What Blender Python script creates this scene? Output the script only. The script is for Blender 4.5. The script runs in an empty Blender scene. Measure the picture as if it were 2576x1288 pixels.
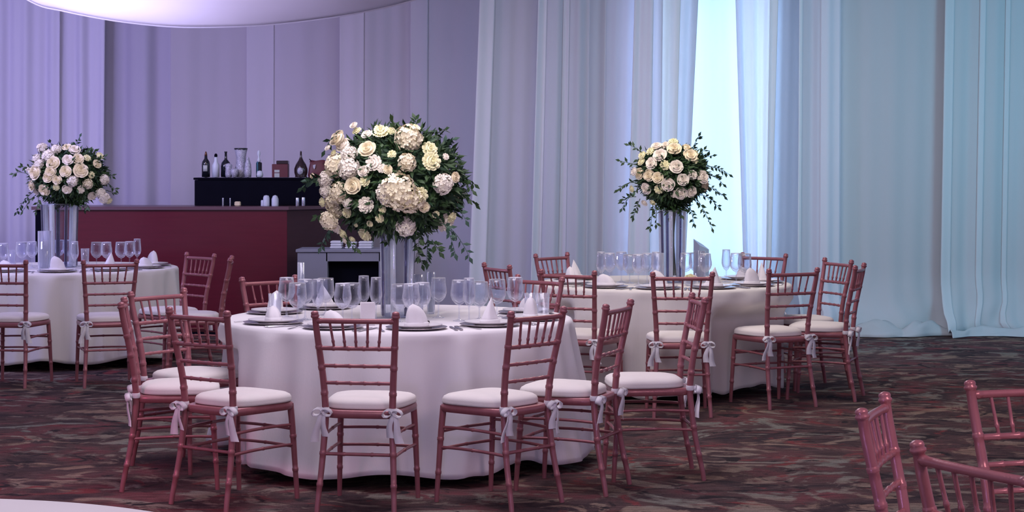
import bpy, math, random
from mathutils import Vector, Matrix, Quaternion, noise

PI = math.pi
random.seed(11)
C = bpy.context.scene.collection
S = bpy.context.scene

# ------------------------------------------------------------------ camera
F = 4500.0
HZ = 430.0
CAMZ = 1.57
cam_d = bpy.data.cameras.new('camera')
cam = bpy.data.objects.new('camera', cam_d)
C.objects.link(cam)
cam.location = (0, 0, CAMZ)
cam.rotation_euler = (PI / 2, 0, 0)
cam_d.sensor_width = 36.0
cam_d.lens = 36.0 * F / 2576.0
cam_d.shift_y = -(644.0 - HZ) / 2576.0
cam_d.clip_end = 100
S.camera = cam


def P(px, py, Y):
    return Vector(((px - 1288.0) * Y / F, Y, CAMZ - (py - HZ) * Y / F))


def PX(px, Y):
    return (px - 1288.0) * Y / F


# ------------------------------------------------------------------ world, lamps, exposure
S.view_settings.view_transform = 'Standard'
S.view_settings.look = 'None'
S.view_settings.exposure = 0.44
S.view_settings.gamma = 1.0
S.view_settings.use_curve_mapping = False

w = bpy.data.worlds.new('world')
S.world = w
w.use_nodes = True
bg = w.node_tree.nodes['Background']
bg.inputs['Color'].default_value = (0.58, 0.55, 0.84, 1)
bg.inputs['Strength'].default_value = 0.34


def aim(o, target):
    d = Vector(target) - o.location
    o.rotation_euler = d.to_track_quat('-Z', 'Y').to_euler()


def area(name, loc, target, sx, sy, col, power, spread=180):
    l = bpy.data.lights.new(name, 'AREA')
    l.shape = 'RECTANGLE'
    l.size = sx
    l.size_y = sy
    l.color = col
    l.energy = power
    l.spread = math.radians(spread)
    o = bpy.data.objects.new(name, l)
    C.objects.link(o)
    o.location = loc
    aim(o, target)
    return o


def spot(name, loc, target, col, power, ang=60, blend=0.8, rad=0.1):
    l = bpy.data.lights.new(name, 'SPOT')
    l.color = col
    l.energy = power
    l.spot_size = math.radians(ang)
    l.spot_blend = blend
    l.shadow_soft_size = rad
    o = bpy.data.objects.new(name, l)
    C.objects.link(o)
    o.location = loc
    aim(o, target)
    return o


area('ceiling_panel_light', (-0.7, 9.0, 3.6), (-0.7, 9.3, 0.7), 2.2, 2.2, (0.96, 0.86, 1.0), 62)  # unseen fill lamps added overhead to brighten the table tops
area('ceiling_panel_light', (1.0, 12.4, 3.6), (1.1, 12.7, 0.7), 2.0, 2.0, (1.0, 0.88, 0.80), 46)
area('ceiling_panel_light', (-3.2, 13.6, 3.6), (-3.6, 14.2, 0.7), 2.0, 2.0, (1.0, 0.88, 0.90), 50)
area('ceiling_panel_light', (-1.6, 3.6, 3.6), (-1.5, 3.8, 0.7), 1.6, 1.6, (1.0, 0.84, 0.86), 26)
spot('magenta_wash_light', (-3.8, 5.0, 2.6), (-2.4, 7.9, 0.0), (1.0, 0.24, 0.50), 210, 36, 0.9, 0.3)
area('rose_wash_light', (2.6, 3.0, 3.2), (1.4, 5.2, 0.6), 1.0, 1.0, (1.0, 0.62, 0.66), 16, 110)
area('cyan_wash_light', (6.4, 13.0, 3.4), (5.0, 17.0, 2.0), 1.2, 1.2, (0.26, 0.72, 1.0), 36, 120)
area('violet_floor_light', (-0.9, 3.4, 0.45), (-0.6, 8.8, 0.35), 1.2, 0.3, (0.46, 0.38, 1.0), 42, 110)  # added low fill that tints cloth and chair legs violet
area('pale_wash_light', (2.4, 13.6, 3.5), (2.6, 17.0, 1.6), 2.0, 0.8, (0.80, 0.86, 1.0), 15, 120)
area('violet_wash_light', (-6.0, 13.0, 3.3), (-4.0, 18.2, 1.9), 1.2, 1.2, (0.56, 0.52, 1.0), 80, 130)
area('swag_uplight', (-4.2, 13.6, 1.6), (-2.6, 13.4, 3.2), 0.6, 0.6, (0.66, 0.62, 1.0), 46, 130)  # added fill that brightens the underside of the swag
area('window_daylight', (2.02, 18.3, 1.9), (2.02, 17.0, 1.9), 0.8, 3.3, (0.56, 0.75, 1.0), 10, 150)
area('daylight_behind_sheers', (1.50, 18.1, 1.9), (1.50, 17.0, 1.9), 0.50, 3.3, (0.58, 0.73, 1.0), 32, 120)
area('daylight_behind_sheers', (2.45, 18.1, 1.9), (2.40, 17.0, 1.9), 0.34, 3.3, (0.58, 0.76, 1.0), 22, 110)
# added fill spots that brighten the bouquets
spot('pin_spot', (-1.0, 6.6, 3.5), (-0.63, 9.7, 1.5), (1.0, 0.95, 0.86), 190, 15, 0.6, 0.12)
spot('pin_spot', (0.8, 9.8, 3.5), (1.15, 12.8, 1.55), (1.0, 0.95, 0.82), 130, 13, 0.6, 0.12)
spot('pin_spot', (-3.0, 11.6, 3.5), (-3.7, 14.85, 1.55), (1.0, 0.96, 0.90), 90, 14, 0.6, 0.12)


# ------------------------------------------------------------------ materials
def new_mat(name):
    m = bpy.data.materials.new(name)
    m.use_nodes = True
    nt = m.node_tree
    b = nt.nodes['Principled BSDF']
    return m, nt, b


def N(nt, t):
    return nt.nodes.new(t)


def pm(name, c1, c2=None, scale=20.0, rough=0.5, metal=0.0, bump=0.0, bscale=None, stretch=(1, 1, 1), spec=0.5, coat=0.0, sss=0.0):
    """principled with two-tone noise colour and fine noise relief"""
    m, nt, b = new_mat(name)
    c2 = c2 or tuple(min(1, x * 1.15) for x in c1)
    tc = N(nt, 'ShaderNodeTexCoord')
    mp = N(nt, 'ShaderNodeMapping')
    mp.inputs['Scale'].default_value = stretch
    nt.links.new(tc.outputs['Object'], mp.inputs['Vector'])
    nz = N(nt, 'ShaderNodeTexNoise')
    nz.inputs['Scale'].default_value = scale
    nz.inputs['Detail'].default_value = 4
    nt.links.new(mp.outputs[0], nz.inputs['Vector'])
    mx = N(nt, 'ShaderNodeMix')
    mx.data_type = 'RGBA'
    mx.inputs[6].default_value = (*c1, 1)
    mx.inputs[7].default_value = (*c2, 1)
    nt.links.new(nz.outputs['Fac'], mx.inputs[0])
    nt.links.new(mx.outputs[2], b.inputs['Base Color'])
    b.inputs['Roughness'].default_value = rough
    b.inputs['Metallic'].default_value = metal
    b.inputs['Specular IOR Level'].default_value = spec
    if coat:
        b.inputs['Coat Weight'].default_value = coat
        b.inputs['Coat Roughness'].default_value = 0.12
    if bump:
        n2 = N(nt, 'ShaderNodeTexNoise')
        n2.inputs['Scale'].default_value = bscale or scale * 8
        nt.links.new(mp.outputs[0], n2.inputs['Vector'])
        bp = N(nt, 'ShaderNodeBump')
        bp.inputs['Strength'].default_value = bump
        bp.inputs['Distance'].default_value = 0.01
        nt.links.new(n2.outputs['Fac'], bp.inputs['Height'])
        nt.links.new(bp.outputs[0], b.inputs['Normal'])
    return m


def cloth_mat(name, c1, c2, transl=0.0, rough=0.9, scale=6.0, stretch=(1, 1, 0.15)):
    m = pm(name, c1, c2, scale, rough, 0, 0.06, 260, stretch, 0.15)
    if transl:
        nt = m.node_tree
        b = nt.nodes['Principled BSDF']
        out = nt.nodes['Material Output']
        t = N(nt, 'ShaderNodeBsdfTranslucent')
        src = b.inputs['Base Color'].links[0].from_socket
        nt.links.new(src, t.inputs['Color'])
        mix = N(nt, 'ShaderNodeMixShader')
        mix.inputs[0].default_value = transl
        nt.links.new(b.outputs[0], mix.inputs[1])
        nt.links.new(t.outputs[0], mix.inputs[2])
        nt.links.new(mix.outputs[0], out.inputs['Surface'])
    return m


def glass_mat(name, tint=(0.95, 0.96, 1.0), blend=0.30, rough=0.02, gcol=(1, 1, 1), base=0.03):
    m, nt, b = new_mat(name)
    out = nt.nodes['Material Output']
    nt.nodes.remove(b)
    tr = N(nt, 'ShaderNodeBsdfTransparent')
    tr.inputs[0].default_value = (*tint, 1)
    gl = N(nt, 'ShaderNodeBsdfGlossy')
    gl.inputs['Color'].default_value = (*gcol, 1)
    gl.inputs['Roughness'].default_value = rough
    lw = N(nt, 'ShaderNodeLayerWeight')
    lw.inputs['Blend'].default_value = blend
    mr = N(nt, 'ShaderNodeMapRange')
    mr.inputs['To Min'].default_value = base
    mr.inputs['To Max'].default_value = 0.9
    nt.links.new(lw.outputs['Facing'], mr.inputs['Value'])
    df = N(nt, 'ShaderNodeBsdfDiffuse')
    df.inputs[0].default_value = (0.9, 0.9, 0.95, 1)  # white near grazing angles paints the bright outlines of the glass
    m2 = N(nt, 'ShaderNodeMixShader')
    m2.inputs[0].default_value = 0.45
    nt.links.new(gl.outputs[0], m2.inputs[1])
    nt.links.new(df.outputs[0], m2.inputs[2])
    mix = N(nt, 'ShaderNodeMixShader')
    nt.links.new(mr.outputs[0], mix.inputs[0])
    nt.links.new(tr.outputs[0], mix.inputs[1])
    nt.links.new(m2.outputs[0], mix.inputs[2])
    nt.links.new(mix.outputs[0], out.inputs['Surface'])
    return m


M = {}
M['wood'] = pm('rosewood_paint', (0.30, 0.100, 0.118), (0.41, 0.150, 0.165), 30, 0.32, 0.22, 0.08, 120, (1, 1, 0.25), 0.5, 0.15)
M['cushion'] = pm('ivory_cushion', (0.78, 0.73, 0.70), (0.84, 0.80, 0.77), 12, 0.85, 0, 0.1, 300, spec=0.2)
M['ribbon'] = pm('white_ribbon', (0.78, 0.76, 0.80), (0.86, 0.84, 0.88), 30, 0.6, 0, 0.1, 300, spec=0.3)
M['cloth'] = cloth_mat('white_tablecloth', (0.80, 0.77, 0.79), (0.86, 0.83, 0.85), 0.0, 0.9, 3.0)
M['cloth_right'] = cloth_mat('ivory_tablecloth', (0.76, 0.73, 0.70), (0.82, 0.79, 0.75), 0.0, 0.9, 3.0)
M['napkin'] = pm('napkin_linen', (0.82, 0.79, 0.82), (0.88, 0.85, 0.88), 20, 0.85, 0, 0.1, 260, spec=0.2)
M['china'] = pm('white_china', (0.80, 0.77, 0.78), (0.85, 0.82, 0.83), 8, 0.2, spec=0.6)
M['charger'] = pm('silver_charger', (0.45, 0.40, 0.42), (0.55, 0.50, 0.52), 20, 0.25, 0.8)
M['silver'] = pm('silver_cutlery', (0.55, 0.53, 0.56), (0.65, 0.62, 0.66), 40, 0.22, 0.95)
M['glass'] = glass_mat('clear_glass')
M['vase'] = glass_mat('vase_glass', (0.90, 0.93, 1.0), 0.46, 0.03, (0.97, 0.98, 1.0), 0.02)
def streak_mat(name, tint, dcol, fac):
    m = glass_mat(name, tint, 0.5, 0.05, (1, 1, 1), fac)
    for n in m.node_tree.nodes:
        if n.type == 'BSDF_DIFFUSE':
            n.inputs[0].default_value = (*dcol, 1)
    return m


M['rib'] = streak_mat('cut_rib_glass', (0.90, 0.94, 1.0), (0.88, 0.93, 1.0), 0.55)  # bright streak seen through the vase, put into the colour
M['rib_smoke'] = streak_mat('smoked_rib_glass', (0.30, 0.28, 0.45), (0.10, 0.10, 0.22), 0.15)  # dark streak seen through the vase, put into the colour
M['rim'] = pm('ground_glass_rim', (0.62, 0.62, 0.70), (0.72, 0.72, 0.80), 30, 0.2, spec=0.8)  # pale colour stands in for the bright reflection along a glass rim
M['candle'] = pm('candle_wax', (0.80, 0.76, 0.72), None, 10, 0.5)
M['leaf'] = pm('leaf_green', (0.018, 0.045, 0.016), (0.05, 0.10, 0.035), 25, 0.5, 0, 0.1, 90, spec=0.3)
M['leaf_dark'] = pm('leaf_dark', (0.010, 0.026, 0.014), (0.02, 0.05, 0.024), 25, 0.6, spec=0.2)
M['leaf_grey'] = pm('leaf_eucalyptus', (0.03, 0.075, 0.05), (0.07, 0.13, 0.09), 25, 0.55, spec=0.3)
M['rose'] = pm('cream_rose', (0.82, 0.72, 0.52), (0.88, 0.80, 0.64), 9, 0.7, 0, 0.05, 60, spec=0.2)
M['hydrangea'] = pm('white_hydrangea', (0.84, 0.76, 0.68), (0.90, 0.84, 0.76), 9, 0.75, 0, 0.05, 60, spec=0.2)
M['blossom'] = pm('pale_yellow_blossom', (0.80, 0.76, 0.48), (0.88, 0.84, 0.60), 9, 0.75, 0, 0.05, 60, spec=0.2)
M['bar'] = pm('mahogany_lacquer', (0.088, 0.008, 0.018), (0.120, 0.011, 0.024), 5, 0.26, 0, 0.05, 40, (0.5, 1, 6), 0.35, 0.35)
M['bar_side'] = pm('dark_walnut', (0.055, 0.024, 0.032), (0.075, 0.032, 0.042), 5, 0.5, 0, 0.05, 40, (1, 1, 6), 0.3)
M['bar_top'] = pm('bar_top_wood', (0.10, 0.05, 0.07), (0.15, 0.08, 0.10), 6, 0.3, 0, 0.05, 40, (0.4, 4, 1))
M['black'] = pm('black_laminate', (0.0025, 0.0025, 0.007), (0.004, 0.004, 0.010), 12, 0.7, spec=0.04)
M['console'] = pm('grey_console_paint', (0.24, 0.25, 0.32), (0.27, 0.28, 0.36), 5, 0.5, 0, 0.03, 80)
M['linen'] = pm('folded_linen', (0.62, 0.64, 0.72), (0.72, 0.74, 0.82), 14, 0.8, 0, 0.1, 160)
M['dark_glass'] = pm('dark_bottle_glass', (0.006, 0.008, 0.014), (0.012, 0.014, 0.020), 10, 0.12, spec=0.6)
M['brown_glass'] = pm('brown_bottle_glass', (0.025, 0.014, 0.018), (0.035, 0.02, 0.025), 10, 0.15, spec=0.6)
M['label'] = pm('bottle_label', (0.35, 0.38, 0.40), (0.50, 0.53, 0.52), 60, 0.6)
M['foil'] = pm('bottle_foil', (0.12, 0.05, 0.03), (0.20, 0.09, 0.05), 40, 0.4, 0.5)
M['crystal'] = pm('cut_crystal', (0.10, 0.10, 0.17), (0.72, 0.72, 0.86), 95, 0.12, 0.1, 0.6, 110)
M['teal'] = pm('blue_glass', (0.05, 0.16, 0.26), (0.09, 0.24, 0.36), 20, 0.12)
M['red_card'] = pm('maroon_box', (0.085, 0.012, 0.025), (0.12, 0.018, 0.03), 20, 0.5)
M['frost'] = pm('frosted_white', (0.52, 0.57, 0.68), (0.62, 0.67, 0.78), 12, 0.45)
M['steel'] = pm('brushed_steel', (0.42, 0.42, 0.50), (0.55, 0.55, 0.62), 30, 0.25, 0.9, stretch=(1, 1, 8))
M['yellow_card'] = pm('cream_card', (0.62, 0.52, 0.36), (0.70, 0.60, 0.42), 20, 0.6)
M['pedestal'] = pm('grey_pedestal', (0.40, 0.45, 0.55), (0.46, 0.51, 0.60), 6, 0.5)
M['wall'] = pm('painted_wall', (0.32, 0.30, 0.38), None, 3, 0.9, 0, 0.05, 60)
M['ceiling'] = pm('ceiling_paint', (0.55, 0.53, 0.58), None, 3, 0.9)
M['canopy'] = cloth_mat('canopy_fabric', (0.70, 0.66, 0.76), (0.76, 0.72, 0.82), 0.25, 0.9, 2.0, (1, 1, 1))
M['tablewood'] = pm('plywood_top', (0.22, 0.15, 0.09), (0.30, 0.20, 0.12), 8, 0.6, 0, 0.05, 60, (8, 1, 1))
M['iron'] = pm('black_iron', (0.02, 0.02, 0.022), None, 20, 0.5, 0.6)


def carpet_mat():
    m, nt, b = new_mat('patterned_carpet')
    tc = N(nt, 'ShaderNodeTexCoord')

    def mapped(sc, rot=0.0):
        mp = N(nt, 'ShaderNodeMapping')
        mp.inputs['Scale'].default_value = sc
        mp.inputs['Rotation'].default_value = (0, 0, rot)
        nt.links.new(tc.outputs['Object'], mp.inputs['Vector'])
        return mp.outputs[0]

    def nz(vec, scale, detail, dist=0.0, rough=0.5):
        n = N(nt, 'ShaderNodeTexNoise')
        n.inputs['Scale'].default_value = scale
        n.inputs['Detail'].default_value = detail
        n.inputs['Roughness'].default_value = rough
        n.inputs['Distortion'].default_value = dist
        nt.links.new(vec, n.inputs['Vector'])
        return n.outputs['Fac']

    def ramp(fac, stops):
        r = N(nt, 'ShaderNodeValToRGB')
        e = r.color_ramp.elements
        while len(e) < len(stops):
            e.new(0.5)
        for k, (p, c) in enumerate(stops):
            e[k].position = p
            e[k].color = (*c, 1) if len(c) == 3 else c
        nt.links.new(fac, r.inputs[0])
        return r.outputs[0]

    def mix(fac, a, bb, bt='MIX'):
        x = N(nt, 'ShaderNodeMix')
        x.data_type = 'RGBA'
        x.blend_type = bt
        if isinstance(fac, float):
            x.inputs[0].default_value = fac
        else:
            nt.links.new(fac, x.inputs[0])
        for s, i in ((a, 6), (bb, 7)):
            if isinstance(s, tuple):
                x.inputs[i].default_value = (*s, 1)
            else:
                nt.links.new(s, x.inputs[i])
        return x.outputs[2]

    v = mapped((1.15, 1.5, 1), 0.22)
    v2 = mapped((1.0, 1.2, 1), -0.15)
    base = ramp(nz(v2, 2.0, 5, 0.8, 0.62), [(0.36, (0.046, 0.034, 0.038)), (0.52, (0.084, 0.052, 0.052)), (0.68, (0.145, 0.048, 0.055))])
    beige = ramp(nz(v, 1.5, 5, 2.6, 0.6), [(0.52, (0, 0, 0)), (0.59, (1, 1, 1))])
    beige_col = ramp(nz(v2, 1.0, 2), [(0.38, (0.215, 0.145, 0.112)), (0.60, (0.165, 0.160, 0.140))])
    c = mix(beige, base, beige_col)
    red = ramp(nz(mapped((1.0, 1.3, 1), 0.5), 1.9, 4, 2.0, 0.6), [(0.60, (0, 0, 0)), (0.67, (1, 1, 1))])
    c = mix(red, c, (0.165, 0.045, 0.047))
    dark = ramp(nz(mapped((1.1, 1.5, 1), 0.1), 2.4, 4, 2.0, 0.6), [(0.57, (0, 0, 0)), (0.64, (1, 1, 1))])
    c = mix(dark, c, (0.030, 0.025, 0.028))
    streak = nz(mapped((1.0, 5.0, 1), 0.10), 8, 4, 0.5, 0.7)
    sv = ramp(streak, [(0.30, (0.58, 0.58, 0.58)), (0.70, (1.4, 1.4, 1.4))])
    c = mix(1.0, c, sv, 'MULTIPLY')
    pile = nz(mapped((1, 1, 1)), 130, 2, 0, 0.8)
    pv = ramp(pile, [(0.25, (0.80, 0.80, 0.80)), (0.75, (1.55, 1.55, 1.55))])
    c = mix(1.0, c, pv, 'MULTIPLY')
    nt.links.new(c, b.inputs['Base Color'])
    b.inputs['Roughness'].default_value = 1.0
    b.inputs['Specular IOR Level'].default_value = 0.05
    bp = N(nt, 'ShaderNodeBump')
    bp.inputs['Strength'].default_value = 0.5
    bp.inputs['Distance'].default_value = 0.012
    nt.links.new(pile, bp.inputs['Height'])
    nt.links.new(bp.outputs[0], b.inputs['Normal'])
    return m


M['carpet'] = carpet_mat()


# ------------------------------------------------------------------ mesh helpers
class MB:
    def __init__(self):
        self.v = []
        self.f = []
        self.flat = set()

    def add(self, vs, fs, flat=False):
        o = len(self.v)
        self.v += [tuple(x) for x in vs]
        for q in fs:
            if flat:
                self.flat.add(len(self.f))
            self.f.append(tuple(i + o for i in q))

    def grid(self, rows, closed=False, flip=False):
        n = len(rows[0])
        vs = [p for r in rows for p in r]
        fs = []
        m = n if closed else n - 1
        for i in range(len(rows) - 1):
            for j in range(m):
                k = (j + 1) % n
                q = (i * n + j, i * n + k, (i + 1) * n + k, (i + 1) * n + j)
                fs.append(q[::-1] if flip else q)
        self.add(vs, fs)

    def fan(self, ring, centre, flip=False):
        n = len(ring)
        fs = [(j, (j + 1) % n, n) for j in range(n)]
        if flip:
            fs = [q[::-1] for q in fs]
        self.add(list(ring) + [centre], fs)

    def box(self, c, s, rot=None, bev=0.0):
        x, y, z = (k / 2 for k in s)
        if bev > 0:
            b = min(bev, x * 0.9, y * 0.9, z * 0.9)
            rows = []
            for zz, ins in ((-z, b), (-z + b, 0), (z - b, 0), (z, b)):
                X, Y = x - ins, y - ins
                cx, cy = min(b, X), min(b, Y)
                ring = [(-X + cx, -Y), (X - cx, -Y), (X, -Y + cy), (X, Y - cy), (X - cx, Y), (-X + cx, Y), (-X, Y - cy), (-X, -Y + cy)]
                rows.append([Vector((a, d, zz)) for a, d in ring])
            vs = [p for r in rows for p in r]
            fs = [(i * 8 + j, i * 8 + (j + 1) % 8, (i + 1) * 8 + (j + 1) % 8, (i + 1) * 8 + j) for i in range(3) for j in range(8)]
            fs.append(tuple(range(7, -1, -1)))
            fs.append(tuple(range(24, 32)))
        else:
            vs = [Vector((a, d, e)) for e in (-z, z) for a, d in ((-x, -y), (x, -y), (x, y), (-x, y))]
            fs = [(3, 2, 1, 0), (4, 5, 6, 7), (0, 1, 5, 4), (1, 2, 6, 5), (2, 3, 7, 6), (3, 0, 4, 7)]
        if rot is not None:
            vs = [rot @ p for p in vs]
        self.add([p + Vector(c) for p in vs], fs, True)

    def tube(self, pts, rad, seg=8, caps=True):
        pts = [Vector(p) for p in pts]
        if not isinstance(rad, (list, tuple)):
            rad = [rad] * len(pts)
        rows = []
        up = None
        for i, p in enumerate(pts):
            a = pts[max(0, i - 1)]
            b = pts[min(len(pts) - 1, i + 1)]
            t = (b - a).normalized()
            if up is None:
                up = Vector((0, 0, 1)) if abs(t.z) < 0.9 else Vector((0, 1, 0))
            x = up.cross(t)
            if x.length < 1e-5:
                x = Vector((1, 0, 0)).cross(t)
            x.normalize()
            y = t.cross(x).normalized()
            up = y
            rows.append([p + (x * math.cos(2 * PI * k / seg) + y * math.sin(2 * PI * k / seg)) * rad[i] for k in range(seg)])
        self.grid(rows, closed=True)
        if caps:
            self.fan(rows[0], pts[0], True)
            self.fan(rows[-1], pts[-1])

    def lathe(self, prof, seg=20, c=(0, 0, 0), fn=None):
        rows = []
        for r, z in prof:
            row = []
            for k in range(seg):
                a = 2 * PI * k / seg
                rr = r * (fn(a, z) if fn else 1.0)
                row.append(Vector((c[0] + rr * math.cos(a), c[1] + rr * math.sin(a), c[2] + z)))
            rows.append(row)
        self.grid(rows, closed=True)
        for i, fl in ((0, True), (-1, False)):
            if prof[i][0] > 1e-4:
                self.fan(rows[i], Vector((c[0], c[1], c[2] + prof[i][1])), fl)

    def strip(self, pts, wvec, width, th=0.002):
        rows = []
        for i, p in enumerate(pts):
            p = Vector(p)
            a = Vector(pts[max(0, i - 1)])
            b = Vector(pts[min(len(pts) - 1, i + 1)])
            t = (b - a).normalized()
            wv = Vector(wvec).normalized()
            n = t.cross(wv).normalized()
            wd = width[i] if isinstance(width, (list, tuple)) else width
            rows.append([p + wv * wd / 2 + n * th / 2, p - wv * wd / 2 + n * th / 2, p - wv * wd / 2 - n * th / 2, p + wv * wd / 2 - n * th / 2])
        self.grid(rows, closed=True)

    def mesh(self, name, mat):
        me = bpy.data.meshes.new(name)
        me.from_pydata(self.v, [], self.f)
        sm = [i not in self.flat for i in range(len(self.f))]
        me.polygons.foreach_set('use_smooth', sm)
        me.materials.append(mat)
        me.update()
        return me

    def build(self, name, mat, parent=None, loc=None):
        o = bpy.data.objects.new(name, self.mesh(name, mat))
        C.objects.link(o)
        if parent is not None:
            o.parent = parent
        if loc is not None:
            o.location = loc
        return o


def tag(o, label, cat, group=None, kind=None):
    o['label'] = label
    o['category'] = cat
    if group:
        o['group'] = group
    if kind:
        o['kind'] = kind
    return o


def root(name, loc, rz=0.0, label=None, cat=None, group=None):
    o = bpy.data.objects.new(name, None)
    o.empty_display_size = 0.1
    C.objects.link(o)
    o.location = loc
    o.rotation_euler = (0, 0, rz)
    if label:
        tag(o, label, cat, group)
    return o


KIDS = {}


def copy_tree(o, parent=None):
    c = o.copy()
    C.objects.link(c)
    if parent is not None:
        c.parent = parent
    for ch in list(o.children):
        copy_tree(ch, c)
    return c


def link_mesh(name, me, parent, loc=(0, 0, 0), quat=None, scale=1.0):
    o = bpy.data.objects.new(name, me)
    C.objects.link(o)
    o.parent = parent
    o.location = loc
    if quat is not None:
        o.rotation_mode = 'QUATERNION'
        o.rotation_quaternion = quat
    o.scale = (scale, scale, scale) if not isinstance(scale, tuple) else scale
    return o


def structure(o):
    o['kind'] = 'structure'
    return o


# ------------------------------------------------------------------ room shell
mb = MB()
mb.box((0, 9.5, -0.05), (16, 21, 0.1))
structure(mb.build('floor', M['carpet']))
mb = MB()
mb.box((0, 19.55, 1.9), (16, 0.2, 3.9))
structure(mb.build('wall_back', M['wall']))
mb = MB()
mb.box((0, 13.2, 3.85), (16, 12.9, 0.12))
structure(mb.build('ceiling', M['ceiling']))


# ------------------------------------------------------------------ curtains
def curtain(px0t, px0b, px1t, px1b, Y, folds, alb, transl, label, puddle=0.0, seed=0, bands=(), y_at=(0.0, 600.0)):
    """one hanging fabric panel; px edges are read at picture rows 0 and 600"""
    rnd = random.Random(seed)
    zt = 3.74
    z_a = CAMZ - (y_at[0] - HZ) * Y / F
    z_b = CAMZ - (y_at[1] - HZ) * Y / F
    wid = PX(px1t, Y) - PX(px0t, Y)
    nx = max(24, int(wid / 0.012))
    nz = 40
    ph = [(a, wl, rnd.uniform(0, 6.28), rnd.uniform(-0.8, 0.8), sh) for a, wl, sh in folds]

    def yoff(x, z):
        y = 0
        for a, wl, p, dr, sh in ph:
            s = math.sin(2 * PI * x / wl + p + dr * (z / 3.7))
            if sh:
                s = 1 - 2 * abs(s) ** 0.6
            y += a * s
        return y * (0.75 + 0.35 * (1 - z / 3.7))
    rows = []
    for i in range(nz + 1):
        t = i / nz
        z = zt * (1 - t) ** 1.0 + 0.012 * t
        if t > 0.86:
            z = z * 1.0
        k = (z_a - z) / (z_a - z_b)
        x0 = PX(px0t + (px0b - px0t) * k, Y)
        x1 = PX(px1t + (px1b - px1t) * k, Y)
        row = []
        for j in range(nx + 1):
            u = j / nx
            x = x0 + (x1 - x0) * u
            y = Y - yoff(u * wid, z)
            zz = z
            if puddle:
                q = max(0.0, (0.62 - z) / 0.62)
                n1 = noise.noise(Vector((x * 2.1 + seed, z * 1.3, 3.1)))
                n2 = noise.noise(Vector((x * 5.2, z * 6.0 + seed, 8.1)))
                y -= puddle * q * q * (0.75 + 0.7 * n1) + q * 0.06 * n2
                zz = z + q * q * 0.05 * (0.6 + n2)
                x += q * q * 0.12 * noise.noise(Vector((x * 1.7, z * 3, seed)))
            row.append(Vector((x, y, max(0.006, zz))))
        rows.append(row)
    m = MB()
    m.grid(rows, flip=True)
    if puddle:
        # rolled hem lying on the carpet in front
        hem = []
        for s_ in (0.0, 0.12, 0.25, 0.4, 0.55, 0.7, 0.82, 0.92, 1.0):
            row = []
            for p in rows[-1]:
                k1 = abs(noise.noise(Vector((p.x * 1.9, 1.0, seed))))
                k2 = noise.noise(Vector((p.x * 4.6 + s_ * 2.6, s_ * 2.0, seed + 4.0)))
                fw = puddle * (0.42 + 0.55 * k1)
                z = (0.04 + 0.26 * k1) * math.sin(PI * s_) ** 0.8 * (0.75 + 0.7 * k2) + p.z * (1 - s_)
                row.append(Vector((p.x + 0.03 * k2, p.y - fw * s_, max(0.007, z))))
            hem.append(row)
        hem[0] = [Vector(p) for p in rows[-1]]
        m.grid(hem, flip=True)
    mat = cloth_mat('curtain_sheer', alb, tuple(min(1, c * 1.06) for c in alb), transl, 0.9, 2.5, (1, 1, 0.12))  # alb holds fabric opacity plus the light and shade each panel gets
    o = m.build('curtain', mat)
    so = o.modifiers.new('cloth_thickness', 'SOLIDIFY')
    so.thickness = 0.004
    so.offset = 0
    tag(o, label, 'curtain', 'draped curtain panels along the back wall')
    # doubled cloth along a seam or leading edge
    for (u0, u1, gain) in bands:
        j0, j1 = int(u0 * nx), max(int(u0 * nx) + 2, int(u1 * nx))
        m = MB()
        m.grid([[p + Vector((0, -0.009, 0)) for p in r[j0:j1 + 1]] for r in rows], flip=True)
        bm_ = cloth_mat('curtain_doubled', tuple(min(0.92, c * gain) for c in alb), tuple(min(0.94, c * gain * 1.05) for c in alb), transl * 0.6, 0.9, 2.5, (1, 1, 0.12))
        b = m.build('seam_band', bm_, o)
        so = b.modifiers.new('cloth_thickness', 'SOLIDIFY')
        so.thickness = 0.004
        so.offset = 0
    return o


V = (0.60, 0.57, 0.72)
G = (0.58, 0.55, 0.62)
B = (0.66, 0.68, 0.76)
YL = 18.55
YR = 17.25
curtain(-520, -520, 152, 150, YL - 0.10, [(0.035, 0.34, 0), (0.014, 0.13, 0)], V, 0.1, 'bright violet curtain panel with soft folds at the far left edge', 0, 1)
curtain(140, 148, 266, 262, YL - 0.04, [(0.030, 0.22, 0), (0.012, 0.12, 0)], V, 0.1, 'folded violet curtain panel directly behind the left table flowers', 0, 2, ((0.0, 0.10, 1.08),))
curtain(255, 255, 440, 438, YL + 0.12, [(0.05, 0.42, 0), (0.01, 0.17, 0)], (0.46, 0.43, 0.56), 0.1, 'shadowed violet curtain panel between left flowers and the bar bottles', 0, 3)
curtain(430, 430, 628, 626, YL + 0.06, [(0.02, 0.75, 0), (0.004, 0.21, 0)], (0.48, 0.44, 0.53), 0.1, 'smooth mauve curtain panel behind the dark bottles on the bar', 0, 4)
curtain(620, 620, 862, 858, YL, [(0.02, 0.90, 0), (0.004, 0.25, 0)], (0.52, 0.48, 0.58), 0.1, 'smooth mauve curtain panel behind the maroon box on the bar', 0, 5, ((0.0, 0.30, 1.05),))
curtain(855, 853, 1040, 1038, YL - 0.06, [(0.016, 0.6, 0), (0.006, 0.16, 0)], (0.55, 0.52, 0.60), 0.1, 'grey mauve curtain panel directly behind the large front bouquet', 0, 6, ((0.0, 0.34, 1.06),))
curtain(1033, 1031, 1245, 1235, YL - 0.10, [(0.012, 0.8, 0), (0.004, 0.2, 0)], (0.55, 0.52, 0.60), 0.1, 'flat mauve curtain panel right of the large front bouquet', 0, 7, ((0.0, 0.22, 1.05),))
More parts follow.
